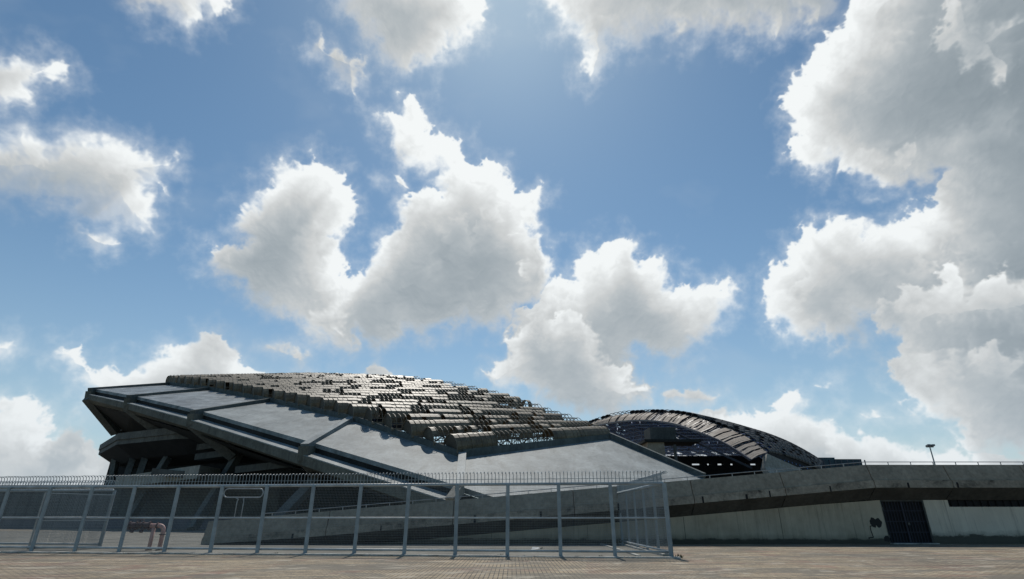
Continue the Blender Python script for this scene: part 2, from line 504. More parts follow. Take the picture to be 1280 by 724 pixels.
# dark recess behind the joints, ramp body and deck
dk = MB()
dk.poly([(-17.5, YW + 0.24, 0.0), (KX, YW + 0.24, 0.0), (KX, YW + 0.24, 4.2), (-17.5, YW + 0.24, 4.2 + drop(-17.5))])
dk.box((KX, YW + 0.2, 0), (44.3, YW + 0.24, 4.2))
dk.build('joint_backing', M['void'], pod)
# weep slots in the lower strip
for i, X in enumerate([-12.5, -7.5, -2.2, 1.6, 6.1, 11.05, 13.6, 15.0, 18.6, 23.2, 26.1, 30.2, 33.1, 36.4, 40]):
    d = drop(X); mb = MB()
    if 3.05 + d < 0.2: continue
    mb.box((X, YS - 0.06, 3.032 + d), (X + random.uniform(0.06, 0.14), YS - 0.048, 3.43 + d + random.uniform(-0.15, 0.01)))
    mb.build('drain_streak', M['void'], pod)
# lower wall
def low_wall(x0, x1, mat, zt=2.375):
    mb = MB()
    n = 8
    for k in range(n):
        a, b = x0 + (x1 - x0) * k / n, x0 + (x1 - x0) * (k + 1) / n
        za, zb = max(zt + drop(a), 0.0), max(zt + drop(b), 0.0)
        if za < 0.01 and zb < 0.01: continue
        mb.quad((a, YW, 0), (b, YW, 0), (b, YW, zb), (a, YW, za))
    return mb
w1 = low_wall(-8.2, 21.95, 'wall').build('lower_wall', M['wall'], pod)
for X in (-1.2, 4.4, 10.1, 15.8):
    j1 = MB(); j1.box((X, YW - 0.004, 0.02), (X + 0.025, YW + 0.01, 2.36 + drop(X))); j1.build('wall_joint', M['soffit'], pod)
DX0, DX1 = 21.95, 24.55
w2m = MB(); w2m.box((DX1, YW, 0), (44.3, YW + 0.2, 2.0)); w2m.box((DX1, YW, 2.0), (26.0, YW + 0.2, 2.377))
w2 = w2m.build('lower_wall', M['painted_wall'], pod); w2['label'] = 'pale painted stretch of wall right of the dark gate'
vm = MB(); vm.box((26.0, YW + 0.12, 2.0), (44.3, YW + 0.2, 2.37))
for k in range(40):
    vm.box((26.2 + k * 0.45, YW + 0.02, 2.003), (26.24 + k * 0.45, YW + 0.11, 2.37))
vm.build('vent_slot', M['void'], pod)
# doorway with grille
rc = MB()
rc.box((DX0 - 0.1, YW + 0.9, 0), (DX1 + 0.1, YW + 0.95, 2.6))
rc.box((DX0 - 0.06, YW + 0.003, 0), (DX0 - 0.003, YW + 0.9, 2.376)); rc.box((DX1 + 0.003, YW + 0.21, 0), (DX1 + 0.06, YW + 0.9, 2.376))
dr = rc.build('doorway', M['void'], pod)
gr = MB()
for k in range(15):
    X = DX0 + 0.05 + (DX1 - DX0 - 0.1) * k / 14
    gr.box((X - 0.016, YW + 0.15, 0.05), (X + 0.016, YW + 0.18, 2.34))
for z in (0.06, 0.62, 1.2, 1.78, 2.32):
    gr.box((DX0 + 0.02, YW + 0.12, z - 0.025), (DX1 - 0.02, YW + 0.148, z + 0.025))
gr.box(((DX0 + DX1) / 2 - 0.05, YW + 0.1, 0.03), ((DX0 + DX1) / 2 + 0.05, YW + 0.118, 2.34))
gr.build('gate_grille', M['grille'], dr)
gf0 = MB()
for xa in (DX0 + 0.003, DX1 - 0.073):
    gf0.box((xa, YW + 0.03, 0.01), (xa + 0.07, YW + 0.11, 2.37))
gf0.box((DX0 + 0.075, YW + 0.03, 2.3), (DX1 - 0.075, YW + 0.11, 2.37))
for z in (0.4, 1.9):
    gf0.bar((DX0 + 0.09, YW + 0.06, z - 0.08), (DX0 + 0.09, YW + 0.06, z + 0.08), 0.05, 0.05)
gf0.box(((DX0 + DX1) / 2 + 0.08, YW + 0.06, 1.0), ((DX0 + DX1) / 2 + 0.2, YW + 0.1, 1.14))
gf0.build('gate_frame', M['mid_concrete'], dr)
th = MB(); th.box((DX0 - 0.02, YW - 0.35, 0.004), (DX1 + 0.02, YW - 0.01, 0.05)); th.build('threshold', M['kerb'], dr)
# sprayed graffiti on the wall beside the doorway: a two lobed blob with a jagged tail
gf = MB()
def blob(cx, cz, rx, rz, wob, seed):
    rr = random.Random(seed)
    pts = []
    for k in range(22):
        a = 2 * math.pi * k / 22
        w = 1 + rr.uniform(-wob, wob)
        pts.append((cx + rx * w * math.cos(a), YW - 0.004, cz + rz * w * math.sin(a)))
    gf.poly(pts)
G0 = U(1095, 655, YW)
blob(G0.x - 0.14, G0.z + 0.08, 0.2, 0.27, 0.10, 1)
gf_b = gf; 
def strokes(pts, w):
    for a, b in zip(pts, pts[1:]):
        gf.bar((a[0], YW - 0.008, a[1]), (b[0], YW - 0.008, b[1]), w, 0.004, up=Vector((0, 1, 0)))
a_ = random.Random(2)
pts = []
for k in range(22):
    an = 2 * math.pi * k / 22; w = 1 + a_.uniform(-.1, .1)
    pts.append((G0.x + 0.16 + 0.2 * w * math.cos(an), YW - 0.0065, G0.z + 0.06 + 0.25 * w * math.sin(an)))
gf.poly(pts)
strokes([(G0.x - 0.2, G0.z - 0.1), (G0.x - 0.38, G0.z - 0.12), (G0.x - 0.40, G0.z - 0.3), (G0.x - 0.34, G0.z - 0.72), (G0.x - 0.62, G0.z - 0.74), (G0.x - 0.6, G0.z - 0.82)], 0.05)
gf.build('graffiti', M['graffiti'], pod)
gf = MB()
pts = []
for k in range(18):
    an = 2 * math.pi * k / 18; w = 1 + a_.uniform(-.2, .2)
    pts.append((G0.x + 0.42 + 0.18 * w * math.cos(an), YW - 0.005, 0.28 + 0.16 * w * math.sin(an)))
gf.poly(pts)
gf.build('graffiti', M['graffiti'], pod)
# deck behind the parapet
bd = MB()
for a, b in zip([-17.5, KX], [KX, 90]):
    za, zb = max(0.02, 3.45 + drop(a)), max(0.02, 3.45 + drop(b))
    bd.poly([(a, YW + 0.25, za), (b, YW + 0.25, zb), (b, YW + 8 if a < 0 else 140, zb), (a, YW + 8 if a < 0 else 140, za)])
bd.quad((-17.5, YW + 8, 0), (KX, YW + 8, 0), (KX, YW + 8, 3.45), (-17.5, YW + 8, 0.02))
tag(bd.build('podium_deck', M['mid_concrete']), kind='structure')
# handrail on the parapet
hr = MB()
def railpt(X, z): return Vector((X, YT + 0.1, 4.34 + drop(X) + z))
hr.tube([railpt(-14.6, 0.17), railpt(KX, 0.17), railpt(44.3, 0.17)], 0.024, 6)
X = -14.0
while X < 44:
    hr.bar(railpt(X, -0.02), railpt(X, 0.165), 0.035, 0.035, up=Vector((0, 1, 0))); X += 1.36
hr.build('handrail', M['galv'], pod)

# ------------------------------------------------------------------ stadium (near half)
O = {0: U(880, 598, 62), 1: U(575, 608, 52), 2: U(390, 553, 60), 3: U(252, 514, 72), 4: U(170, 495.5, 84), 5: U(119, 486.5, 95)}
I = {1: U(578, 571, 60), 2: U(440, 525, 70), 3: U(337, 502, 84), 4: U(262, 487.5, 98), 5: U(212, 481, 112)}
nA = (I[1] - O[1]).cross(O[0] - O[1]).normalized()
IR = on_plane(762, 548, O[1], nA)
up = Vector((0, 0, 1))
std = thing('stadium', (-20, 70, 0), 'derelict stadium half with a stripped vaulted roof over sloping grey concrete rim plates', 'stadium')
# rim plates
pb = MB()
pb.slab([O[1], on_plane(634, 627, O[1], nA), on_plane(868, 607, O[1], nA), O[0], IR, I[1]], 0.5)
pb.build('rim_plate', M['plate'], std)
for i in (1, 2, 3, 4):
    mb = MB(); mb.patch(O[i], I[i], I[i + 1], O[i + 1])
    for p_, q_ in ((O[i], O[i + 1]), (I[i + 1], I[i]), (I[i], O[i]), (O[i + 1], I[i + 1])): mb.quad(p_, q_, q_ - up * 0.45, p_ - up * 0.45)
    mb.patch(O[i] - up * .45, I[i] - up * .45, I[i + 1] - up * .45, O[i + 1] - up * .45)
    mb.build('rim_plate', M['ponded'] if i >= 3 else M['plate'], std)
O[6] = O[5] + Vector((-6, 14, 3.0)); I[6] = I[5] + Vector((-8, 14, 2.0))
mb = MB(); mb.slab([O[5], I[5], I[6], O[6]], 0.45); mb.build('rim_plate', M['ponded'], std)
# upstand along the inner edge of the plates (under the vaults)
for a, b in ((I[1], IR), (IR, O[0])):
    mb = MB(); mb.bar(a + up * 0.3, b + up * 0.1, 0.5, 0.9); mb.build('upstand', M['rib'], std)
for i in (1, 2, 3, 4, 5):
    mb = MB(); mb.bar(I[i] + up * 0.12, I[i + 1] + up * 0.12, 0.7, 0.9); mb.build('upstand', M['rib'], std)
# ribs between the plates
for i in (1, 2, 3, 4, 5):
    d = (O[i] - I[i]).normalized()
    mb = MB(); mb.bar(I[i] - d * 0.6 + up * 0.12, O[i] + d * (2.0 - 0.2 * i if i > 1 else 1.2) + up * (0.05 if i < 2 else -0.12), 0.9 if i > 1 else 0.8, 0.8)
    mb.build('rim_rib', M['rib'] if i > 2 else M['plate'], std)
# fascia beam along the outer edge
def outw(i):
    d = (O[i] - I[i]); d.z = 0
    return d.normalized()
LO = {}
for i in (1, 2, 3, 4, 5, 6):
    LO[i] = O[i] + outw(i) * (2.0 - 0.2 * i) - up * (1.7 - 0.11 * i)
for i in (1, 2, 3, 4, 5):
    la, lb = LO[i], LO[i + 1]
    n1, n2 = outw(i), outw(i + 1)
    ia, ib = O[i] - n1 * 0.1 - up * 0.98, O[i + 1] - n2 * 0.1 - up * 0.98
    mb = MB()
    wa, wb = O[i] - n1 * 0.12 - up * 0.2, O[i + 1] - n2 * 0.12 - up * 0.2
    mb.quad(wa, wb, wb - up * 1.1, wa - up * 1.1)
    f_ = mb.build('recessed_web', M['shaded_concrete'], std)
    mb = MB()
    h1, h2 = 1.12 - 0.06 * i, 1.06 - 0.06 * i
    pts_a = [ia, la, la - up * h1, ia - up * (h1 + 0.8)]
    pts_b = [ib, lb, lb - up * h2, ib - up * (h2 + 0.8)]
    for q in range(4):
        mb.quad(pts_a[q], pts_a[(q + 1) % 4], pts_b[(q + 1) % 4], pts_b[q])
    mb.poly(pts_a); mb.poly(list(reversed(pts_b)))
    fb = mb.build('fascia_beam', M['fascia'], std)
    mb = MB(); e1, e2 = n1 * 0.04 + up * 0.05, n2 * 0.04 + up * 0.05
    mb.quad(ia + e1, ib + e2, lb + e2, la + e1); mb.quad(la + e1, lb + e2, lb + e2 - up * 0.12, la + e1 - up * 0.12)
    mb.build('drip_ledge', M['plate'], fb)
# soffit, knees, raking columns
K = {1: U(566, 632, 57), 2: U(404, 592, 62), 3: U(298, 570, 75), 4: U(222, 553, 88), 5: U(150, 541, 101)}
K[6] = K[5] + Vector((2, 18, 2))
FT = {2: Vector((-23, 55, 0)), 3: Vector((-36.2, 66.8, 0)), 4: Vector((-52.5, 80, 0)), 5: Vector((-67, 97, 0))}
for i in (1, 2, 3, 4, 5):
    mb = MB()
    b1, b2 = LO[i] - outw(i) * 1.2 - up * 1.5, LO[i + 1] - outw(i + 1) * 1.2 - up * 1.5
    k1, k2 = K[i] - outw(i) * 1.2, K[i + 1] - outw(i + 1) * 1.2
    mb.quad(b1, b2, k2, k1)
    mb.build('soffit', M['shaded_concrete'], std)
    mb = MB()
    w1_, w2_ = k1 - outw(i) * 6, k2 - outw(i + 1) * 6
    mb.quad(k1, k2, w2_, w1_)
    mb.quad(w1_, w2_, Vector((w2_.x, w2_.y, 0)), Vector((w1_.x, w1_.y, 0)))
    mb.build('back_wall', M['shaded_concrete'], std)
for i in (2, 3, 4, 5):
    mb = MB()
    mb.bar(O[i] + outw(i) * 1.0 - up * 1.6, K[i] + outw(i) * 0.8, 1.2, 1.6, up=outw(i))
    mb.build('raker_beam', M['raker'], std)
    mb = MB(); e = outw(i)
    mb.bar(O[i] + e * (2.1 - 0.2 * i) - up * 1.35, O[i] - e * 0.2 - up * 1.15, 1.1, 1.5)
    mb.build('rib_head', M['fascia'], std)
    mb = MB(); mb.bar(K[i] + up * 0.2, FT[i], 0.9, 0.9, up=outw(i))
    mb.build('raking_column', M['raker'], std)
# foot of the lowest rib
mb = MB(); mb.bar(O[1] + outw(1) * 0.7 - up * 0.2, U(563, 627, 50), 0.9, 0.7); mb.build('rib_foot', M['pale_concrete'], std)
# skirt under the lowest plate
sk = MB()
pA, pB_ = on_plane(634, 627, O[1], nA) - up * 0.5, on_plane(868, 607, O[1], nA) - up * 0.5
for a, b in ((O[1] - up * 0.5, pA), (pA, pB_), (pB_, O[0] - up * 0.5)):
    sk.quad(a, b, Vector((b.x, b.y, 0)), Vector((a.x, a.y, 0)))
sk.build('skirt_wall', M['shaded_concrete'], std)
# upper gallery (left)
GZ = 13.5
gp = [Vector((-82, 122, GZ)), Vector((-75.3, 102, GZ)), Vector((-62.0, 87.2, GZ)), Vector((-49, 80.4, GZ)), Vector((-40, 79, GZ))]
gl = MB(); gs = MB()
for a, b in zip(gp, gp[1:]):
    for zt, zb, of in ((0, -1.0, 0), (-1.0, -1.7, 0.25)):
        q = Vector((0, of, 0))
        gl.quad(a + q + up * zt, b + q + up * zt, b + q + up * zb, a + q + up * zb)
    gl.quad(a + up * -1.0, b + up * -1.0, b + up * -1.0 + Vector((0, 0.25, 0)), a + up * -1.0 + Vector((0, 0.25, 0)))
    c, d = Vector((b.x * 0.86 - 2, b.y + 9, GZ - 0.2)), Vector((a.x * 0.86 - 2, a.y + 9, GZ - 0.2))
    gl.quad(a, b, c, d)
    # soffit tapering in towards the bowl
    m1, m2 = Vector((a.x * 0.97, a.y + 2.5, GZ - 3.6)), Vector((b.x * 0.97, b.y + 2.5, GZ - 3.6))
    gs.quad(a - up * 1.7 + Vector((0, .25, 0)), b - up * 1.7 + Vector((0, .25, 0)), m2, m1)
    s1, s2 = Vector((a.x * 0.93, a.y + 6, GZ - 4.6)), Vector((b.x * 0.93, b.y + 6, GZ - 4.6))
    gs.quad(m1, m2, s2, s1)
    gs.quad(s1, s2, Vector((s2.x, s2.y, 0)), Vector((s1.x, s1.y, 0)))
ga = gl.build('gallery', M['raker'], std)
gs.build('gallery_soffit', M['black'], ga)  # shade of the void below the gallery is put into this black
pw = MB()
pw.quad(Vector((-30, 79.5, 0)), Vector((-130, 99, 0)), Vector((-130, 99, 6.2)), Vector((-30, 79.5, 5.6)))
pw.quad(Vector((-30, 79.5, 5.6)), Vector((-130, 99, 6.2)), Vector((-120, 125, 6.2)), Vector((-30, 90, 5.6)))
pw.build('podium_wall', M['mid_concrete'], std)
bk = MB()
bk.quad(Vector((-86, 124.3, 0)), Vector((-30, 86, 0)), Vector((-30, 86, 16)), Vector((-86, 124.3, 22)))
q0, q1 = U(129, 606, 104), U(137, 580, 104)
bk.quad(Vector((q0.x, 104, 0)), Vector((-45, 92, 0)), Vector((-45, 92, 13)), Vector((q1.x, 104, q1.z + 0.6)))
bk.build('back_wall', M['black'], std)
# raking fins in the gallery void
for px_, Yf in ((163, 92), (178, 90)):
    mb = MB(); mb.bar(U(px_ + 8, 560, Yf), U(px_ - 6, 600, Yf - 3), 0.9, 0.8); mb.build('raking_fin', M['raker'], std)
# low walkway in front: parapet slab
wk = MB()
a, b, c = U(146, 596, 82), U(250, 581.5, 68), U(276, 586, 74)
for p, q in ((a, b), (b, c)):
    wk.quad(p, q, q - up * 1.5, p - up * 1.5)
wk.poly([a, b, c, c + Vector((-2, 6, 0)), a + Vector((2, 6, 0))])
wk.poly([a - up * 1.5, b - up * 1.5, c - up * 1.5, c + Vector((-2, 6, -1.5)), a + Vector((2, 6, -1.5))])
wk.build('walkway_parapet', M['pale_concrete'], std)
for (x0, y0, x1, y1, Yg) in ((252, 560, 300, 553, 80), (250, 572, 296, 566, 77), (300, 588, 380, 579, 70), (196, 590, 300, 600, 72)):
    mb = MB(); mb.bar(U(x0, y0, Yg), U(x1, y1, Yg - 3), 1.6, 0.8); mb.build('gallery_slab', M['mid_concrete'], std)

# roof vaults ---------------------------------------------------------------
def polyline_at(pts, s):
    """Catmull-Rom through (param, Vector)"""
    n = len(pts)
    k = 0
    while k < n - 2 and s > pts[k + 1][0]: k += 1
    t0, p1 = pts[k]; t1, p2 = pts[k + 1]
    p0 = pts[k - 1][1] if k > 0 else p1 * 2 - p2
    p3 = pts[k + 2][1] if k + 2 < n else p2 * 2 - p1
    t = (s - t0) / (t1 - t0)
    return 0.5 * ((2 * p1) + (p2 - p0) * t + (2 * p0 - 5 * p1 + 4 * p2 - p3) * t * t + (3 * p1 - p0 - 3 * p2 + p3) * t ** 3)
Lp, acc = [(0.0, I[1] + up * 0.5)], 0.0
PITCH_M = 3.55
for i in (1, 2, 3, 4, 5):
    acc += (I[i + 1] - I[i]).length
    Lp.append((acc / PITCH_M, I[i + 1] + up * 0.5))
Rp = [(0, IR + up * 0.4), (5.2, U(700, 513.5, 88)), (11.5, U(620, 488.5, 105)), (18, U(530, 473.5, 122)), (24, U(430, 470.5, 140)), (30, U(330, 471, 160))]
NROW = int(Lp[-1][0])
Rp = [(k, p - up * (0.3 + 1.25 * min(1, k / 5))) for k, p in Rp]
def roof_pt(k, s):
    a, b = polyline_at(Lp, k), polyline_at(Rp, k)
    p = a.lerp(b, s)
    p.z += 0.15 * 4 * s * (1 - s)
    return p
def hat(s): return max(0.0, min(1.0, s))
for k in range(NROW):
    kc = k + 0.5
    Lrow = (roof_pt(kc, 1) - roof_pt(kc, 0)).length
    ncell = int(Lrow / 0.66)
    rings = []
    NS = 9
    for j in range(ncell + 1):
        s = j / ncell
        c = roof_pt(kc, s)
        tan = (roof_pt(kc, min(1, s + 0.02)) - roof_pt(kc, max(0, s - 0.02))).normalized()
        lo_, hi_ = roof_pt(kc - 0.5, s), roof_pt(kc + 0.5, s)
        cr = hi_ - lo_
        half = cr.length * 0.40
        cr = (cr - tan * cr.dot(tan)).normalized()
        nn = tan.cross(cr).normalized()
        if nn.z < 0: nn = -nn
        rings.append((c, cr, nn, half, tan))
    def rp(j, q, inset=0.0, dj=0.0):
        c, cr, nn, half, tan = rings[j]
        an = math.pi * q / NS
        rr = half - inset
        return c - cr * (rr * math.cos(an)) + nn * (rr * 1.04 * math.sin(an)) + tan * dj
    # which cells keep their sheet (runs)
    keep, state = [], True
    rr_ = random.Random(100 + k)
    for j in range(ncell):
        s = j / ncell
        dens = 0.52 + 0.15 * hat((k - 5) / 12) - 0.30 * s * hat(1.15 - k / 26) + 0.08 * (1 - s)
        if k == 0: dens = 0.16 if s < 0.48 else 0.94
        if k == 1: dens = 0.42 if s < 0.6 else 0.5
        if k in (2, 3): dens = 0.66 - 0.28 * s
        if k in (4, 5): dens = 0.70 - 0.30 * s
        if s < 0.06 and k > 0: dens = 0.95
        dens = min(0.95, dens)
        if j == 0 or rr_.random() < 0.42: state = rr_.random() < dens
        keep.append(state)
    sh = MB(); tops = []
    for j in range(ncell):
        if not keep[j]: continue
        q0, q1 = 0, NS
        if rr_.random() < 0.06: q0 = rr_.randint(1, 3)
        if rr_.random() < 0.06: q1 = NS - rr_.randint(1, 3)
        ins = rr_.uniform(-0.05, 0.03)
        i0 = len(sh.v)
        for jj, dj in ((j, 0.03), (j + 1, -0.03)):
            for q in range(q0, q1 + 1):
                sh.v.append(tuple(rp(jj, q, ins, dj)))
        n = q1 - q0 + 1
        for q in range(n - 1):
            sh.f.append((i0 + q, i0 + q + 1, i0 + n + q + 1, i0 + n + q))
    nsheet = len(sh.f)
    for j in range(ncell + 1):
        for q in range(NS):
            a, b = rp(j, q, -0.015), rp(j, q + 1, -0.015)
            sh.bar(a, b, 0.05, 0.07, up=(a + b) / 2 - rings[j][0])
    for q in (1, 5, 8):
        for j in range(ncell):
            sh.bar(rp(j, q, 0.12), rp(j + 1, q, 0.12), 0.07, 0.07)
    v = sh.build('roof_vault', M['sheet'], std, mat2=M['hoop'], split=nsheet)
    # closing sheet at the rim end
    tp = MB(); tp.poly([rp(0, q, 0.05, 0.05) for q in range(NS + 1)])
    tp.build('end_sheet', M['end_sheet'], v)
    hp = MB()
    for j in range(0, ncell, 3):
        j2 = min(ncell, j + 3)
        hp.bar(rp(j, 0) - up * 0.05, rp(j2, 0) - up * 0.05, 0.22, 0.25)
    hp.build('gutter', M['hoop'], v)

# dark sheet added under the vaults for interior shade; lowest rows left open
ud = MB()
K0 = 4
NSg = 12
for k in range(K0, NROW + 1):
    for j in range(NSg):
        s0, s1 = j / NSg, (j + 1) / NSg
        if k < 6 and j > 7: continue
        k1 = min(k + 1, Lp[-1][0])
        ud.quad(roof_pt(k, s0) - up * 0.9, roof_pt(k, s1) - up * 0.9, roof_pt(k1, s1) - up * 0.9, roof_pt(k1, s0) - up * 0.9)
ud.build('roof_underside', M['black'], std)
sf = MB()
NJ = 16
for k in range(0, 9):
    for j in range(NJ):
        s0, s1, sm = j / NJ, (j + 1) / NJ, (j + 0.5) / NJ
        low = roof_pt(k + 0.5, sm) - up * 1.9
        sf.bar(roof_pt(k, s0) - up * 0.1, roof_pt(k, s1) - up * 0.1, 0.1, 0.1)
        for kk, ss in ((k, s0), (k, s1), (k + 1, s0), (k + 1, s1)):
            sf.bar(roof_pt(kk, ss) - up * 0.1, low, 0.07, 0.07)
        if j < NJ - 1:
            sf.bar(low, roof_pt(k + 0.5, (j + 1.5) / NJ) - up * 1.9, 0.08, 0.08)
sf.build('roof_lattice', M['strut'], std)

# ------------------------------------------------------------------ far grandstand
far = thing('grandstand', U(900, 600, 110), 'far stadium half with an arched pale sheet edge and a dark lattice underside', 'grandstand')
Ep = [(960, 565, 95.5), (932, 544.5, 101), (895, 530, 108), (858, 518.5, 117), (825, 515.5, 127), (800, 516.3, 138), (773, 518.5, 150), (748, 525, 161), (730, 531, 170)]
Lw = [(938, 575, 94.5), (905, 554, 100), (872, 540, 107), (842, 530, 116), (812, 526, 126), (788, 526, 137), (765, 528.5, 149), (745, 533, 160), (728, 538, 169)]
Fp = [Vector((57, 106, 9.8)), Vector((62, 114, 11.4)), Vector((66, 125, 13.2)), Vector((70, 139, 15)), Vector((72, 155, 17)), Vector((72, 172, 19)), Vector((70, 190, 21)), Vector((66, 208, 23)), Vector((60, 226, 25))]
n_ = len(Ep) - 1
Ec = [(i / n_, U(*p)) for i, p in enumerate(Ep)]
Lc = [(i / n_, U(*p)) for i, p in enumerate(Lw)]
Fc = [(i / n_, p) for i, p in enumerate(Fp)]
def fpt(t, s):
    a, b = polyline_at(Ec, t), polyline_at(Fc, t)
    p = a.lerp(b, s); p.z += (0.35 + 1.1 * min(1, t * 5)) * 4 * s * (1 - s) * (1.2 - t)
    return p
NF = 40
bandr = random.Random(5)
for k in range(NF):
    t0, t1 = k / NF, (k + 1) / NF
    tc = (t0 + t1) / 2
    vm_ = MB(); hp = MB()
    ns = 16; NS = 6
    R_ = []
    for j in range(ns + 1):
        s = j / ns
        a, b = fpt(t0, s), fpt(t1, s)
        c = (a + b) / 2
        tan = (fpt(tc, min(1, s + .03)) - fpt(tc, max(0, s - .03))).normalized()
        cr = b - a; half = cr.length * 0.49
        cr = (cr - tan * cr.dot(tan)).normalized()
        nn = tan.cross(cr).normalized()
        if nn.z < 0: nn = -nn
        R_.append([c - cr * (half * math.cos(math.pi * q / NS)) + nn * (half * 0.62 * math.sin(math.pi * q / NS)) for q in range(NS + 1)])
    kp = random.Random(300 + k)
    for j in range(ns):
        if kp.random() < 0.62:
            for q in range(NS):
                vm_.quad(R_[j][q], R_[j][q + 1], R_[j + 1][q + 1], R_[j + 1][q])
    nsheet = len(vm_.f)
    for j in range(ns + 1):
        for q in range(NS):
            vm_.bar(R_[j][q], R_[j][q + 1], 0.11, 0.12)
            if j < ns and q % 2: vm_.bar(R_[j][q], R_[j + 1][q], 0.07, 0.07)
    v = vm_.build('roof_vault', M['far_vault'], far, mat2=M['dark_hoop'], split=nsheet)
    # pale edge sheets, some missing
    eb = MB(); m_ = 3
    for j in range(m_):
        if bandr.random() < (0.22 if k < 9 else 0.36): continue
        ta, tb = t0 + (t1 - t0) * (j + 0.04) / m_, t0 + (t1 - t0) * (j + 0.96) / m_
        l0, l1 = polyline_at(Lc, ta), polyline_at(Lc, tb)
        e0, e1 = polyline_at(Ec, ta), polyline_at(Ec, tb)
        o_ = Vector((0, bandr.uniform(-0.06, 0.02), 0))
        mid0, mid1 = (l0 + e0) / 2 + Vector((-0.25, -0.3, 0.12)), (l1 + e1) / 2 + Vector((-0.25, -0.3, 0.12))
        eb.quad(l0 + o_, l1 + o_, mid1 + o_, mid0 + o_); eb.quad(mid0 + o_, mid1 + o_, e1 + o_, e0 + o_)
    if eb.f: eb.build('edge_sheet', M['far_sheet'], v)
eb = MB()
for k in range(NF * 2):
    t0, t1 = k / (NF * 2), (k + 1) / (NF * 2)
    off = Vector((0.25, 0.5, 0))
    eb.quad(polyline_at(Lc, t0) + off, polyline_at(Lc, t1) + off, polyline_at(Ec, t1) + off, polyline_at(Ec, t0) + off)
    eb.bar(polyline_at(Lc, t0), polyline_at(Lc, t1), 0.3, 0.35)
    eb.bar(polyline_at(Lc, t0), polyline_at(Ec, t0), 0.08, 0.1)
eb.build('edge_truss', M['strut'], far)
# lattice underside: open cells let small patches of sky through
un = MB(); lat = MB()
NU, NV = 44, 26
hr_ = random.Random(9)
def upt(i, j, dz=0):
    return fpt(i / NU, j / NV) + Vector((0, 0, -0.9 + dz))
for i in range(NU):
    for j in range(NV):
        if hr_.random() < 0.80:
            un.quad(upt(i, j), upt(i + 1, j), upt(i + 1, j + 1), upt(i, j + 1))
        if (i % 2 == 0) and (j % 2 == 0):
            low = upt(i + 1, j + 1, -1.6)
            for a in ((i, j), (i + 2, j), (i, j + 2), (i + 2, j + 2)):
                lat.bar(upt(min(NU, a[0]), min(NV, a[1])), low, 0.11, 0.11)
            if j < NV - 2: lat.bar(low, upt(i + 1, j + 3, -1.6), 0.13, 0.13)
            if i < NU - 2: lat.bar(low, upt(i + 3, j + 1, -1.6), 0.13, 0.13)
un.build('roof_underside', M['blue_under'], far)
lat.build('roof_lattice', M['blue_strut'], far)
# concrete foot plate at the right
fp = MB()
fp.slab([U(959, 567, 94.6), U(1003, 587, 97), U(962, 592, 93), U(956, 584, 93.6)], 1.0)
fp.build('foot_plate', M['pale_concrete'], far)
gw_ = MB(); g0 = [fpt(0.0, j / 10) + Vector((0.1, 0.15, 0.1)) for j in range(11)]
for p_, q_ in zip(g0, g0[1:]): gw_.quad(p_, q_, Vector((q_.x, q_.y, 3)), Vector((p_.x, p_.y, 3)))
gw_.build('gable_wall', M['black'], far)
# pylon block and pole under the roof
py = MB()
a, b = U(812, 534, 104), U(846, 550, 104)
py.box((a.x, 104, b.z), (b.x, 109, a.z))
py.build('pylon_head', M['mid_concrete'], far)
py = MB()
a, b = U(809, 551, 103), U(833, 580, 103)
py.box((a.x, 103, 3), (b.x, 108, a.z - 0.3))
py.build('pylon', M['parapet'], far)
py = MB()
c = U(846, 550, 104)
py.box((a.x - 0.6, 102.4, a.z - 0.25), (c.x + 4, 109, a.z + 0.2))
py.build('pylon_slab', M['shaded_concrete'], far)
py = MB(); py.bar(U(843, 556, 102), Vector((U(846, 585, 102).x, 102, 3)), 0.45, 0.45); py.build('pole', M['mid_concrete'], far)
# lower concourse wall with open bays
cw = MB(); Yc = 150
zt, zo1, zo0 = U(900, 570, Yc).z, U(900, 579, Yc).z, U(900, 581.5, Yc).z
XL, XR = U(770, 580, Yc).x, U(1012, 580, Yc).x
cw.box((XL, Yc, zo1), (XR, Yc + 2, zt)); cw.box((XL, Yc, 0), (XR, Yc + 2, zo0))
op = [(865, 877), (884, 889), (897, 905), (913, 919), (929, 936), (938, 948)]
edges = [770] + [e for o in op for e in o] + [1012]
for e0, e1 in zip(edges[0::2], edges[1::2]):
    cw.box((U(e0, 580, Yc).x, Yc, zo0 + 0.001), (U(e1, 580, Yc).x, Yc + 2, zo1 - 0.001))
cw.build('concourse_wall', M['black'], far)
st = MB()
for k in range(9):
    p = U(858, 583, 118 + k * 2.5); q = U(950, 586 - k * 0.4, 118 + k * 2.5)
    st.box((p.x, p.y, 2), (q.x, p.y + 2.5, 6.0 + k * 0.42))
st.build('seating_tier', M['shaded_concrete'], far)
bm_ = MB(); bm_.bar(U(835, 537, 108), U(940, 585, 99), 0.35, 0.35); bm_.build('tie_beam', M['strut'], far)

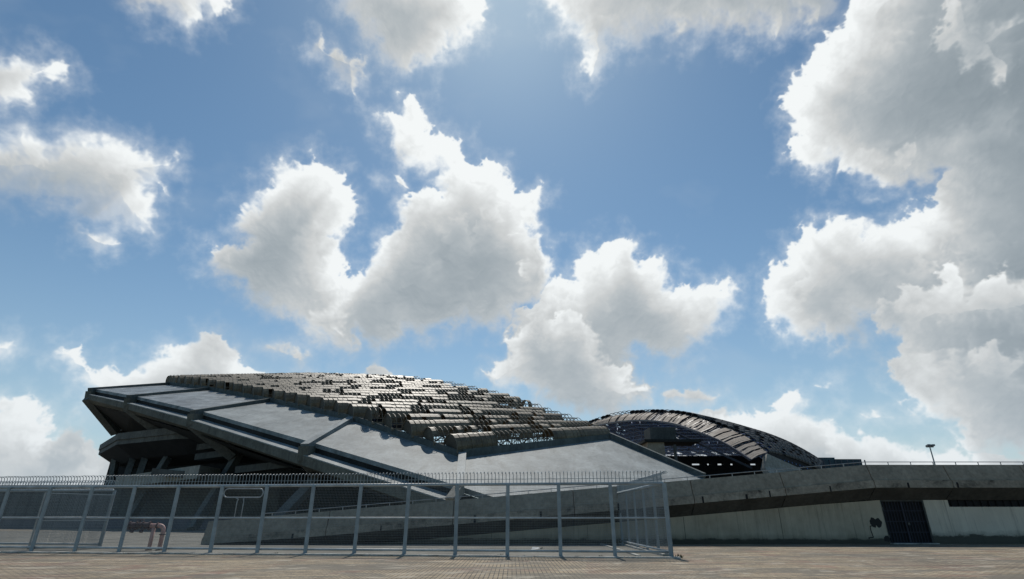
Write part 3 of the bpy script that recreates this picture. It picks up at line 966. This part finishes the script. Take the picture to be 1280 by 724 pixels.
# ------------------------------------------------------------------ small things
# breeching inlet
bi = thing('breeching_inlet', (-17, 28.3, 0), 'faded red fire service pipe with dark valves behind the left fence bays', 'pipe')
B0 = Vector((-17.35, 28.3, 0))
pm = MB()
def bend(px_):
    pts = [B0 + Vector((px_, 0, 0)), B0 + Vector((px_, 0, 0.75))]
    for q in range(1, 6):
        an = math.pi / 2 * q / 5
        pts.append(B0 + Vector((px_ - 0.22 + 0.22 * math.cos(an), 0, 0.85 + 0.22 * math.sin(an))))
    return pts
pp = bend(0.66); pp += [B0 + Vector((-0.75, 0, 1.07))]
pm.tube(pp, 0.095, 12)
pm.build('riser_pipe', M['pink'], bi, smooth=True)
pm = MB(); pp = [B0 + Vector((0.16, 0.02, 0)), B0 + Vector((0.16, 0.02, 1.05))]
pm.tube(pp, 0.085, 12); pm.build('riser_pipe', M['pink'], bi, smooth=True)
fl = MB()
for a_f, b_f in (((0.66, 0, 0), (0.66, 0, 0.03)), ((0.66, 0, 0.66), (0.66, 0, 0.7)), ((0.36, 0, 1.07), (0.32, 0, 1.07))):
    fl.tube([B0 + Vector(a_f), B0 + Vector(b_f)], 0.15, 12)
fl.tube([B0 + Vector((0.16, 0.02, 0)), B0 + Vector((0.16, 0.02, 0.03))], 0.14, 12)
for xb in (0.66, 0.16):
    for q in range(6):
        an = q * math.pi / 3
        fl.tube([B0 + Vector((xb + 0.12 * math.cos(an), 0.12 * math.sin(an), 0.03)), B0 + Vector((xb + 0.12 * math.cos(an), 0.12 * math.sin(an), 0.06))], 0.014, 6)
fl.build('flange', M['valve'], bi)
vb = MB()
vb.tube([B0 + Vector((0.0, 0, 1.07)), B0 + Vector((-1.0, 0, 1.07))], 0.15, 12)
for q in (-0.02, -0.33, -0.64, -0.95):
    vb.tube([B0 + Vector((q, 0, 1.07)), B0 + Vector((q - 0.05, 0, 1.07))], 0.2, 12)
vb.build('manifold', M['valve'], bi, smooth=False)
for q in (-0.28, -0.72):
    vb = MB(); vb.tube([B0 + Vector((q, -0.03, 1.0)), B0 + Vector((q, -0.18, 0.86)), B0 + Vector((q, -0.2, 0.78))], [0.075, 0.075, 0.09], 10); vb.build('inlet_valve', M['valve'], bi)
vb = MB(); vb.tube([B0 + Vector((-0.55, 0, 1.2)), B0 + Vector((-0.55, 0, 1.32))], 0.03, 8)
vb.tube([B0 + Vector((-0.55 + 0.16 * math.cos(a * math.pi / 6), 0.16 * math.sin(a * math.pi / 6), 1.32)) for a in range(13)], 0.02, 6); vb.build('hand_wheel', M['valve'], bi)

# tubular frame behind the ramp end
tf = thing('tubular_frame', (-18, 38, 0), 'slim tubular steel frame with a rounded loop on two legs behind the ramp end', 'frame')
a, b = U(281, 611, 38), U(328, 622, 38)
x0, x1, z1, z0 = a.x, b.x, a.z, b.z
rr = (z1 - z0) / 2
pts = []
for k in range(13):
    an = -math.pi / 2 + math.pi * k / 12
    pts.append((x1 - rr + rr * math.cos(an), 38, z0 + rr + rr * math.sin(an)))
for k in range(13):
    an = math.pi / 2 + math.pi * k / 12
    pts.append((x0 + rr + rr * math.cos(an), 38, z0 + rr + rr * math.sin(an)))
pts.append(pts[0])
lp = MB(); lp.tube(pts, 0.04, 8, cap=False); lp.build('loop', M['galv'], tf, smooth=True)
for px_, sd in ((296, -1), (304, 1)):
    p = U(px_, 630, 38); lg = MB()
    lg.tube([(p.x, 38, 0), (p.x, 38, z0 - 0.25), (p.x + 0.1 * sd * -0.3, 38, z0 - 0.1), (p.x - 0.15 * (1 if sd < 0 else 0), 38, z0)], 0.035, 8)
    lg.build('leg', M['galv'], tf, smooth=True)

# flood light mast
fm = thing('floodlight_mast', (U(1168, 577, 62).x, 62, 3.4), 'slim floodlight mast with twin lamp heads rising behind the ramp parapet', 'floodlight')
b0 = Vector((U(1167.5, 577, 62).x, 62, 3.45)); t0_ = Vector((b0.x, 62, U(1164, 559, 62).z))
mm = MB(); mm.tube([b0, t0_], [0.09, 0.06], 8); mm.build('mast', M['galv'], fm)
mm = MB(); mm.bar(t0_ + Vector((-0.4, 0, 0)), t0_ + Vector((0.4, 0, 0)), 0.08, 0.08); mm.build('cross_arm', M['galv'], fm)
for sx in (-0.28, 0.28):
    mm = MB(); mm.bar(t0_ + Vector((sx * .8, 0.1, 0.08)), t0_ + Vector((sx * .8, -0.34, 0.2)), 0.34, 0.16); mm.build('lamp_head', M['lamp'], fm)

# dark teal building beyond the far roof
hb = thing('site_building', U(1040, 590, 120), 'low dark teal clad building behind the right foot of the far roof', 'building')
a, b = U(1021, 572, 120), U(1047, 590, 120)
c = U(1066, 574.5, 124)
m1 = MB(); m1.box((a.x, 120, 3.4), (b.x, 128, a.z)); m1.build('main_block', M['teal'], hb)
m1 = MB(); m1.box((b.x + 0.02, 121, 3.4), (c.x, 128, U(1060, 574, 121).z)); m1.build('side_block', M['teal'], hb)
m1 = MB()
for X in np.linspace(a.x, c.x, 9):
    m1.box((X - 0.1, 119.85, 3.4), (X + 0.1, 119.98, a.z - 0.5))
m1.build('mullion', M['strut'], hb)

# low wall in the shade below the stadium
lw = MB(); lw.bar(Vector((-80, 79.5, 0.65)), Vector((-19, 67.5, 0.65)), 0.3, 1.3)
tag(lw.build('low_wall', simple('mauve_render', (0.13, 0.125, 0.14), 0.9, 0, 0.2, 0.6)), 'low plain mauve grey wall in the shade under the stadium', 'wall')

# litter and weeds
lt = MB()
p = Vector((0.9, 28.6, 0.01))
lt.poly([p, p + Vector((0.35, 0.05, 0.03)), p + Vector((0.38, 0.3, 0.09)), p + Vector((0.1, 0.26, 0.12))])
lt.poly([p + Vector((0.35, 0.05, 0.03)), p + Vector((0.6, 0.12, 0.11)), p + Vector((0.55, 0.3, 0.02)), p + Vector((0.38, 0.3, 0.09))])
tag(lt.build('paper_scrap', M['paper'], origin=p), 'crumpled white paper scrap on the ground just behind the front fence', 'litter')
wsp = [(FR + Vector((0.3, -0.1, 0)), 0.2, 'dark weed tuft at the foot of the right corner fence post'),
       (FR + FDIR * 6.7 + FOUT * 0.2, 0.16, 'small weed tuft by the kerb near the middle of the long front fence'),
       (FR + FDIR * 2.7 + FOUT * 0.2, 0.13, 'low weed tuft on the kerb two bays left of the right corner post'),
       (FR + FDIR * 16.2 + FOUT * 0.2, 0.15, 'small weed tuft on the kerb below the rounded tubular frame')]
for p, s, lb in wsp:
    mb = MB(); rw = random.Random(int(s * 1000))
    for q in range(60):
        an = rw.uniform(0, 6.28); ln = s * rw.uniform(0.4, 1.1); el = rw.uniform(0.2, 1.3)
        o0 = p + Vector((rw.uniform(-s, s) * 0.6, rw.uniform(-s, s) * 0.4, 0))
        d = Vector((math.cos(an) * math.cos(el), math.sin(an) * math.cos(el), math.sin(el)))
        sd = d.cross(up).normalized() * s * 0.07
        mb.poly([o0 - sd * 0.5, o0 + d * ln * 0.5 - sd, o0 + d * ln - up * ln * 0.15, o0 + d * ln * 0.5 + sd, o0 + sd * 0.5])
    tag(mb.build('weed_tuft', M['weed'], origin=p), lb, 'weed', 'weeds along the fence kerb')

# ------------------------------------------------------------------ sky
SUN_EL, SUN_AZ = R(55), R(-1.5)
# The sky dome is a stereographic chart about a fixed compass direction (north, 22.75 deg up), so the
# clouds hang at infinity; chart unit = 1/1350 of tan(half angle).
def chart(px, py):
    d = ((px - 640.0), 675.0, -(py - 362.0))
    L = math.sqrt(d[0] ** 2 + d[1] ** 2 + d[2] ** 2)
    k = 1350.0 / (L + d[1])
    return d[0] * k, d[2] * k

SUN_V = 1350 * math.tan((SUN_EL - PITCH) / 2)
def make_clouds(U0=-1000, U1=1000, V0=-420, V1=700, ss=1.35):
    W, H = int((U1 - U0) * ss), int((V1 - V0) * ss)
    f4 = np.float32
    u, v = np.meshgrid(np.linspace(U0, U1, W, dtype=f4), np.linspace(V0, V1, H, dtype=f4))
    rng = np.random.RandomState(7)
    perm = np.arange(512); rng.shuffle(perm); perm = np.concatenate([perm, perm, perm])
    ga = rng.rand(512) * 2 * np.pi
    gx, gy = np.cos(ga).astype(f4), np.sin(ga).astype(f4)
    def perlin(x, y, seed=0):
        xi, yi = np.floor(x).astype(np.int32), np.floor(y).astype(np.int32)
        xf, yf = (x - xi).astype(f4), (y - yi).astype(f4)
        xi, yi = (xi + seed * 37) & 511, (yi + seed * 91) & 511
        sx, sy = xf * xf * xf * (xf * (xf * 6 - 15) + 10), yf * yf * yf * (yf * (yf * 6 - 15) + 10)
        x1, y1 = (xi + 1) & 511, (yi + 1) & 511
        def g(a, b, dx, dy):
            h = perm[perm[a] + b] & 511
            return gx[h] * dx + gy[h] * dy
        n00, n10 = g(xi, yi, xf, yf), g(x1, yi, xf - 1, yf)
        n01, n11 = g(xi, y1, xf, yf - 1), g(x1, y1, xf - 1, yf - 1)
        a = n00 + sx * (n10 - n00); b = n01 + sx * (n11 - n01)
        return (a + sy * (b - a)) * 1.5
    def fbm(x, y, sc, octv, gain=0.5, seed=0, billow=False, lac=2.03):
        t = np.zeros_like(x); amp, tot = 1.0, 0.0
        f = 1.0 / sc
        for o in range(octv):
            n = perlin(x * f + 17.3 * o, y * f - 9.1 * o, seed + o)
            if billow: n = 1.0 - 2.2 * np.abs(n)
            t += amp * n; tot += amp
            amp *= gain; f *= lac
        return t / tot
    def bilin(A, x, y, s, u0, v0):
        xx = np.clip((x - u0) * s, 0, A.shape[1] - 1.001); yy = np.clip((y - v0) * s, 0, A.shape[0] - 1.001)
        xi, yi = xx.astype(np.int32), yy.astype(np.int32)
        xf, yf = (xx - xi).astype(f4), (yy - yi).astype(f4)
        a = A[yi, xi] * (1 - xf) + A[yi, xi + 1] * xf
        b = A[yi + 1, xi] * (1 - xf) + A[yi + 1, xi + 1] * xf
        return a * (1 - yf) + b * yf
    # ---- outlines of the cumulus heaps; (points, thickness scale, edge noise, softness)
    HEAPS = [
     ([(150,-30),(158,0),(175,12),(200,9),(215,22),(232,36),(248,30),(250,18),(270,25),(282,15),(285,-20),(260,-50),(180,-50)], 26, 10, 9),
     ([(-90,60),(0,68),(20,70),(50,66),(72,75),(82,92),(65,108),(45,118),(30,134),(15,148),(-10,140),(-90,150)], 30, 10, 10),
     ([(-110,165),(0,170),(30,162),(60,170),(95,160),(130,158),(160,172),(190,190),(222,196),(220,212),(200,224),(192,240),(200,262),(194,284),(176,292),(150,286),(120,276),(88,264),(50,252),(10,240),(-110,232)], 40, 9, 16),
     ([(88,288),(110,282),(140,290),(153,303),(140,316),(110,308)], 40, 12, 22),
     ([(424,-30),(425,10),(440,30),(455,50),(475,72),(500,94),(520,90),(545,80),(565,60),(590,50),(608,30),(606,8),(590,-30),(520,-70)], 40, 13, 8),
     ([(385,50),(400,45),(415,55),(430,62),(450,58),(452,75),(448,100),(443,118),(432,100),(415,85),(395,68)], 30, 13, 12),
     ([(676,-40),(680,16),(700,34),(725,45),(734,65),(727,95),(738,106),(755,92),(763,72),(772,55),(800,50),(830,42),(860,54),(880,42),(910,38),(940,48),(955,35),(970,45),(1000,30),(1020,38),(1048,15),(1075,-60),(900,-120)], 42, 13, 12),
     ([(470,140),(482,132),(495,140),(500,120),(515,122),(532,130),(536,145),(532,152),(550,165),(572,176),(587,190),(605,198),(622,200),(632,215),(640,234),(656,234),(674,232),(680,246),(675,270),(670,288),(686,310),(690,330),(688,352),(680,372),(660,384),(640,402),(618,412),(585,406),(560,412),(530,422),(505,416),(488,432),(468,434),(450,425),(438,440),(418,440),(395,430),(375,410),(350,395),(320,375),(298,360),(280,350),(256,330),(258,312),(290,308),(300,295),(290,283),(292,265),(315,252),(315,235),(340,222),(355,203),(375,198),(392,190),(406,203),(424,210),(432,226),(445,240),(450,256),(442,275),(430,290),(425,302),(426,328),(440,340),(460,332),(470,318),(478,300),(490,285),(498,265),(502,245),(528,238),(546,235),(543,225),(548,213),(528,214),(512,214),(500,203),(486,180),(475,163)], 44, 12, 6),
     ([(476,222),(500,221),(518,234),(506,238),(494,231)], 20, 9, 7),
     ([(690,345),(714,350),(722,330),(735,312),(760,300),(785,298),(800,308),(815,320),(830,324),(836,345),(845,360),(852,348),(870,348),(890,357),(906,351),(930,362),(928,380),(915,390),(905,410),(880,428),(855,446),(830,450),(805,442),(792,452),(800,470),(815,485),(812,506),(770,522),(740,524),(700,512),(660,492),(617,480),(612,466),(625,445),(627,425),(640,402),(640,380),(663,372)], 46, 13, 7),
     ([(1090,-90),(1068,0),(1055,20),(1030,60),(1010,80),(991,108),(988,130),(990,150),(996,165),(988,192),(1010,205),(1035,214),(1050,203),(1060,215),(1085,226),(1100,243),(1120,234),(1145,225),(1165,226),(1176,218),(1160,242),(1140,262),(1126,282),(1100,286),(1085,280),(1060,271),(1030,278),(1005,286),(990,310),(975,325),(957,345),(958,375),(962,402),(985,418),(1010,424),(1050,432),(1074,424),(1086,402),(1100,418),(1130,420),(1120,445),(1112,466),(1130,480),(1130,500),(1145,512),(1160,522),(1190,535),(1210,570),(1700,570),(1700,-160)], 50, 14, 7),
     ([(66,440),(75,429),(95,430),(110,445),(125,460),(150,458),(175,460),(190,449),(205,440),(235,432),(250,419),(270,415),(290,425),(300,440),(315,455),(337,470),(345,520),(150,520),(120,530),(100,505),(95,470),(80,455)], 40, 11, 6),
     ([(-200,490),(0,500),(20,497),(45,508),(62,524),(74,540),(95,545),(120,560),(150,575),(170,650),(-200,650)], 60, 12, 10),
     ([(-40,420),(8,424),(14,430),(5,440),(-40,444)], 30, 8, 10),
     ([(330,438),(360,435),(390,446),(388,458),(360,456)], 45, 12, 18),
     ([(457,462),(470,456),(490,462),(497,472),(495,490),(458,490)], 24, 6, 4),
     ([(828,494),(845,487),(860,480),(880,486),(898,494),(896,507),(870,512),(840,507)], 32, 9, 7),
     ([(850,530),(880,516),(910,513),(935,519),(960,516),(974,502),(985,487),(1003,488),(1014,500),(1012,514),(1040,530),(1080,541),(1120,556),(1140,566),(1300,560),(1500,640),(820,660),(820,545)], 44, 11, 8),
     ([(1026,483),(1046,480),(1049,494),(1036,489)], 40, 8, 12),
     ([(1080,520),(1100,512),(1120,522),(1110,532),(1085,530)], 40, 8, 12),
     ([(195,232),(212,230),(218,243),(205,250)], 30, 10, 14),
    ]
    FRONT = [
     ([(957,345),(975,324),(990,309),(1004,287),(1030,279),(1060,271),(1085,280),(1092,300),(1082,322),(1090,345),(1080,372),(1086,400),(1074,424),(1050,432),(1010,424),(985,418),(962,402),(958,375)], 36, 12, 8),
     ([(1068,-20),(1055,20),(1030,60),(1010,80),(991,108),(988,130),(990,150),(996,165),(988,192),(1010,205),(1035,214),(1050,203),(1064,190),(1080,170),(1100,160),(1120,130),(1110,100),(1130,70),(1160,55),(1150,20),(1170,-60)], 40, 14, 9),
     ([(1070,205),(1090,188),(1120,190),(1150,172),(1170,185),(1178,216),(1145,225),(1120,234),(1100,243),(1085,226)], 34, 12, 9),
     ([(1170,20),(1200,-10),(1240,0),(1290,20),(1290,90),(1262,110),(1230,95),(1200,80),(1180,60)], 45, 14, 10),
     ([(1100,420),(1085,395),(1095,375),(1130,362),(1165,350),(1200,330),(1230,345),(1260,330),(1330,350),(1340,430),(1250,425),(1200,430),(1160,455),(1130,440)], 50, 14, 10),
     ([(1112,466),(1125,445),(1150,425),(1180,420),(1215,436),(1250,430),(1300,440),(1340,520),(1240,540),(1160,520),(1130,500),(1130,480)], 50, 13, 9),
     ([(256,330),(258,312),(290,308),(300,295),(290,283),(292,265),(315,252),(315,235),(340,222),(355,203),(375,198),(392,190),(406,203),(424,210),(432,226),(445,240),(450,256),(442,275),(430,290),(425,302),(420,330),(405,350),(380,372),(340,380),(298,360),(280,350)], 40, 12, 8),
     ([(372,400),(400,372),(425,345),(445,348),(455,372),(440,400),(432,430),(400,436)], 44, 12, 12),
     ([(640,234),(656,234),(674,232),(680,246),(675,270),(670,288),(686,310),(690,330),(688,352),(680,372),(655,378),(640,350),(655,320),(640,290),(652,262)], 26, 12, 9),
     ([(612,466),(625,445),(627,425),(645,410),(668,395),(690,400),(705,385),(730,395),(750,420),(765,450),(790,462),(812,490),(800,512),(770,522),(740,524),(700,512),(660,492),(617,480)], 44, 13, 8),
     ([(840,372),(852,348),(870,348),(890,357),(906,351),(930,362),(928,380),(915,390),(905,410),(880,428),(862,420),(850,400)], 36, 12, 9),
     ([(690,345),(714,350),(722,330),(735,312),(760,300),(785,298),(800,308),(800,330),(775,345),(765,372),(735,380),(705,372)], 34, 12, 9),
     ([(190,462),(205,440),(235,432),(250,419),(270,415),(290,425),(300,440),(315,455),(337,470),(330,500),(250,495),(200,490)], 40, 11, 8),
     ([(960,516),(974,502),(985,487),(1003,488),(1014,500),(1010,518),(990,530),(965,530)], 30, 9, 8),
     ([(1030,548),(1060,538),(1090,545),(1120,556),(1150,580),(1040,590)], 40, 10, 9),
     ([(860,545),(880,526),(910,520),(940,530),(960,550),(950,575),(880,580)], 40, 10, 9),
    ]
    # distances on a coarse grid
    cs = 0.5
    M_ = 60
    cw, ch = int((U1 - U0 + 2 * M_) * cs), int((V1 - V0 + 2 * M_) * cs)
    cu, cv = np.meshgrid(np.linspace(U0 - M_, U1 + M_, cw, dtype=f4), np.linspace(V0 - M_, V1 + M_, ch, dtype=f4))
    def field(heaps):
     D = np.full(cu.shape, -400.0, f4); TS = np.full(cu.shape, 40.0, f4); NA = np.full(cu.shape, 11.0, f4); SF = np.full(cu.shape, 8.0, f4)
     for pts, ts, na, sf in heaps:
         q = np.array([chart(*p) for p in pts], f4)
         x0, x1, y0, y1 = q[:, 0].min() - 90, q[:, 0].max() + 90, q[:, 1].min() - 90, q[:, 1].max() + 90
         j0, j1 = max(0, int((x0 - U0 + M_) * cs)), min(cw, int((x1 - U0 + M_) * cs) + 1)
         i0, i1 = max(0, int((y0 - V0 + M_) * cs)), min(ch, int((y1 - V0 + M_) * cs) + 1)
         if i1 <= i0 or j1 <= j0: continue
         X, Y = cu[i0:i1, j0:j1], cv[i0:i1, j0:j1]
         d2 = np.full(X.shape, 1e12, f4); ins = np.zeros(X.shape, bool)
         for a, b in zip(q, np.roll(q, -1, 0)):
             e = b - a
             t = np.clip(((X - a[0]) * e[0] + (Y - a[1]) * e[1]) / max(1e-6, float(e @ e)), 0, 1)
             d2 = np.minimum(d2, (X - a[0] - t * e[0]) ** 2 + (Y - a[1] - t * e[1]) ** 2)
             if a[1] != b[1]:
                 c = ((a[1] > Y) != (b[1] > Y)) & (X < (b[0] - a[0]) * (Y - a[1]) / (b[1] - a[1]) + a[0])
                 ins ^= c
         sd = np.where(ins, np.sqrt(d2), -np.sqrt(d2))
         sub = D[i0:i1, j0:j1]; up_ = sd > sub
         sub[up_] = sd[up_]
         TS[i0:i1, j0:j1][up_] = ts; NA[i0:i1, j0:j1][up_] = na; SF[i0:i1, j0:j1][up_] = sf
     return D, TS, NA, SF
    # ---- domain warp, billows
    wx = fbm(u, v, 46, 4, 0.5, 11); wy = fbm(u, v, 46, 4, 0.5, 31)
    uw, vw = u + wx * 11, v + wy * 11
    bil = fbm(u + wx * 6, v + wy * 6, 34, 6, 0.55, 51, True)          # cauliflower edge
    wisp = fbm(u, v, 26, 6, 0.6, 71)
    su, sv = 0.0, SUN_V                                              # sun in the chart
    dxs, dys = su - u, sv - v
    dl = np.sqrt(dxs * dxs + dys * dys) + 1e-3
    dxs /= dl; dys /= dl
    glow = np.exp(-np.clip(dl - 250, 0, None) / 170.0)
    big = fbm(u, v, 130, 4, 0.5, 91)
    def sstep(x): 
        x = np.clip(x, 0, 1); return x * x * (3 - 2 * x)
    def shade(Df, sft, ts_, first):
        al = sstep(Df / sft)
        T = np.clip(Df / ts_, 0, 2.0).astype(f4)
        tau = np.zeros_like(T); pos = 0.0
        for st in (3, 5, 8, 12, 17, 23, 30):
            pos += st
            tau += bilin(T, u + dxs * pos, v + dys * pos, ss, U0, V0) * st
        lit = 0.62 * np.exp(-tau * 0.055) + 0.38 * np.exp(-tau * 0.012)
        thin = np.exp(-T * 2.0)
        return al, T, lit, thin
    # nearer heaps in front of the main body, each with its own sunlit rim
    def unit(x): return (x - x.mean()) / x.std()
    hA = unit(fbm(uw + 300, vw, 120, 5, 0.5, 131, True))
    hB = unit(fbm(uw - 500, vw + 70, 75, 5, 0.5, 151, True))
    relief = fbm(u + wx * 14, v + wy * 14, 70, 4, 0.42, 171, True)
    lum = alpha = T0 = thin0 = None
    for heaps, front in ((HEAPS, False), (FRONT, True)):
        fields = field(heaps)
        base, ts, na, sf = [bilin(q, uw, vw, cs, U0 - M_, V0 - M_) for q in fields]
        gyD, gxD = np.gradient(base, 1.0 / ss)
        gl = np.sqrt(gxD ** 2 + gyD ** 2) + 1e-3
        away = np.clip((gxD * dxs + gyD * dys) / gl * 0.5 + 0.5, 0, 1)
        soft = sf * ((0.5 + 4.5 * away ** 1.5) if front else (0.45 + 2.0 * away))
        Dn = base + na * 1.15 * (bil - 0.27) * (1.3 - 0.5 * away) + na * wisp * (0.2 + 0.65 * away)
        al, T, lit, thin = shade(Dn, soft * 1.45, ts * 1.25, True)
        ry, rx = np.gradient(relief * 16.0 * np.clip(T, 0, 1), 1.0 / ss)
        rel = np.clip(-(rx * dxs + ry * dys) * 0.6, -1, 1)
        fine = np.clip(1.25 - T * 1.0, 0, 1)
        by, bx = np.gradient(bil * 6.0 * fine, 1.0 / ss)
        relf = np.clip(-(bx * dxs + by * dys) * 0.55, -1, 1)
        l = 0.285 + 0.45 * lit + 0.32 * thin * (0.4 + lit) + 0.028 * rel + 0.05 * relf
        for hh, lv, amp in ((hA, 12.0, 15.0), (hB, 20.0, 10.0)):
            Dl = np.clip(Dn - lv, -40, 10) * 0.7 + hh * amp - 4 + bil * 6
            a1, T1, lit1, thin1 = shade(Dl, 5.0 + 22 * away + 10 * np.clip(big, 0, 1), 26.0, False)
            a1 = a1 * np.clip(0.25 + big * 1.3, 0.0, 0.62)
            l1 = 0.275 + (0.40 * lit1 + 0.26 * thin1 * (0.2 + lit1)) * (0.30 + 0.9 * np.sqrt(lit)) + 0.02 * rel
            l = l * (1 - a1) + l1 * a1
        if not front:
            fr = np.clip((Dn + 26 + 22 * wisp) / 40.0, 0, 1) ** 2 * 0.42          # thin vapour round the heaps
            al = 1 - (1 - al) * (1 - fr)
            lum, alpha, T0, thin0 = l, al, T, thin
        else:
            al = al * 0.88
            l = 0.10 * lum + 0.90 * l
            lum = lum * (1 - al) + l * al
            alpha = 1 - (1 - alpha) * (1 - al)
    lum = lum + 0.20 * glow * (0.3 + thin0)
    lum *= 1 + 0.10 * big
    low = np.clip((-150 - v) / 90.0, 0, 1)
    lum = lum * (1 - 0.16 * low)
    right = np.clip((u - 420) / 250.0, 0, 1) * np.clip((v + 60) / 200, 0, 1)
    lum = lum * (1 - 0.10 * right * np.clip(T0 * 1.2, 0, 1))
    lum = np.clip(lum, 0.12, 0.95)
    grey = np.clip((0.62 - lum) / 0.35, 0, 1)
    rgb = np.stack([lum * (0.97 - 0.17 * grey), lum * (1 - 0.025 * grey), lum * (1.0 + 0.10 * grey)], -1)
    # thin veil between the heaps + milky horizon
    veil = np.clip(fbm(u * 0.8, v * 1.2, 150, 5, 0.55, 111) * 0.9 - 0.12, 0, 1) * 0.30
    # milky air low over the horizon (elevation from the chart)
    rr2 = (u * u + v * v) / 1350.0 ** 2
    yy = (1 - rr2) / (1 + rr2); zz = 2 * v / 1350.0 / (1 + rr2)
    el = np.degrees(np.arcsin(np.clip(yy * math.sin(PITCH) + zz * math.cos(PITCH), -1, 1)))
    hz = 0.92 * np.exp(-np.clip(el, 0, 90) / 9.0)
    hcol = np.array([0.54, 0.62, 0.69], f4)
    cl = rgb * (1 - 0.55 * hz[..., None]) + hcol * (0.55 * hz[..., None])
    vcol = np.array([0.60, 0.66, 0.70], f4)
    ca = alpha * 0.985
    rest = 1 - ca
    va = veil * rest; ha = hz * rest * (1 - veil)
    a2 = ca + va + ha
    rgb = (cl * ca[..., None] + vcol * va[..., None] + hcol * ha[..., None]) / np.clip(a2, 1e-4, 1)[..., None]
    out = np.empty((H, W, 4), f4)
    out[..., :3] = rgb; out[..., 3] = a2
    # fade the chart's rim
    e = np.minimum(np.minimum(u - U0, U1 - u), np.minimum(v - V0 + 200, V1 - v))
    out[..., 3] *= np.clip(e / 60.0, 0, 1)
    return out, W, H, (U0, U1, V0, V1)

def build_world():
    arr, W, H, (U0, U1, V0, V1) = make_clouds()
    img = bpy.data.images.new('cloud_field', W, H, alpha=True, float_buffer=True, is_data=True)
    img.alpha_mode = 'CHANNEL_PACKED'
    img.pixels.foreach_set(arr.ravel())
    img.update(); img.pack()
    w = bpy.data.worlds.new('World'); scene.world = w
    w.use_nodes = True
    nt = w.node_tree; nt.nodes.clear()
    out = N(nt, 'ShaderNodeOutputWorld')
    sky = N(nt, 'ShaderNodeTexSky'); sky.sky_type = 'NISHITA'; sky.sun_disc = False
    sky.sun_elevation = SUN_EL; sky.sun_rotation = SUN_AZ
    sky.altitude = 0; sky.air_density = 1.0; sky.dust_density = 0.35; sky.ozone_density = 1.0
    bg1 = N(nt, 'ShaderNodeBackground'); bg1.inputs[1].default_value = SKY_STR
    hs = N(nt, 'ShaderNodeHueSaturation'); hs.inputs['Saturation'].default_value = SKY_SAT; hs.inputs['Value'].default_value = 1.0
    nt.links.new(sky.outputs[0], hs.inputs['Color'])
    nt.links.new(mixc(nt, 1.0, hs.outputs[0], SKY_TINT, 'MULTIPLY'), bg1.inputs[0])
    tc = N(nt, 'ShaderNodeTexCoord')
    rot = N(nt, 'ShaderNodeVectorRotate', rotation_type='X_AXIS')
    rot.inputs['Angle'].default_value = -PITCH
    nt.links.new(tc.outputs['Generated'], rot.inputs['Vector'])
    sp = N(nt, 'ShaderNodeSeparateXYZ'); nt.links.new(rot.outputs[0], sp.inputs[0])
    def mth(op, a, b=None, c=None):
        m = N(nt, 'ShaderNodeMath', operation=op)
        for i, q in enumerate((a, b, c)):
            if q is None: continue
            if isinstance(q, (int, float)): m.inputs[i].default_value = q
            else: nt.links.new(q, m.inputs[i])
        return m.outputs[0]
    den = mth('MAXIMUM', mth('ADD', sp.outputs['Y'], 1.0), 0.05)
    uu = mth('MULTIPLY', mth('DIVIDE', sp.outputs['X'], den), 1350.0)
    vv = mth('MULTIPLY', mth('DIVIDE', sp.outputs['Z'], den), 1350.0)
    cb = N(nt, 'ShaderNodeCombineXYZ')
    nt.links.new(mth('DIVIDE', mth('SUBTRACT', uu, U0), U1 - U0), cb.inputs[0])
    nt.links.new(mth('DIVIDE', mth('SUBTRACT', vv, V0), V1 - V0), cb.inputs[1])
    it = N(nt, 'ShaderNodeTexImage'); it.image = img; it.extension = 'CLIP'; it.interpolation = 'Cubic'
    nt.links.new(cb.outputs[0], it.inputs[0])
    bg2 = N(nt, 'ShaderNodeBackground'); bg2.inputs[1].default_value = CLOUD_STR
    nt.links.new(it.outputs['Color'], bg2.inputs[0])
    mx = N(nt, 'ShaderNodeMixShader')
    nt.links.new(it.outputs['Alpha'], mx.inputs[0]); nt.links.new(bg1.outputs[0], mx.inputs[1]); nt.links.new(bg2.outputs[0], mx.inputs[2])
    nt.links.new(mx.outputs[0], out.inputs[0])

SKY_STR, SKY_SAT, CLOUD_STR = 0.085, 1.04, 1.0
SKY_TINT = (0.79, 1.01, 1.03)
build_world()
sun = bpy.data.lights.new('sun', 'SUN')
sun.energy = 3.0; sun.angle = R(0.53); sun.color = (1.0, 0.95, 0.87)
so = bpy.data.objects.new('sun', sun)
sd = Vector((math.cos(SUN_EL) * math.sin(SUN_AZ), math.cos(SUN_EL) * math.cos(SUN_AZ), math.sin(SUN_EL)))
so.rotation_euler = (-sd).to_track_quat('-Z', 'Y').to_euler()
so.location = (0, 0, 60)
COL.objects.link(so)

vs = scene.view_settings
vs.view_transform = 'Standard'; vs.look = 'None'; vs.gamma = 1.0; vs.use_curve_mapping = False
vs.exposure = 0.0
scene.cycles.max_bounces = 6
scene.cycles.sample_clamp_indirect = 6.0
scene.cycles.use_denoising = True
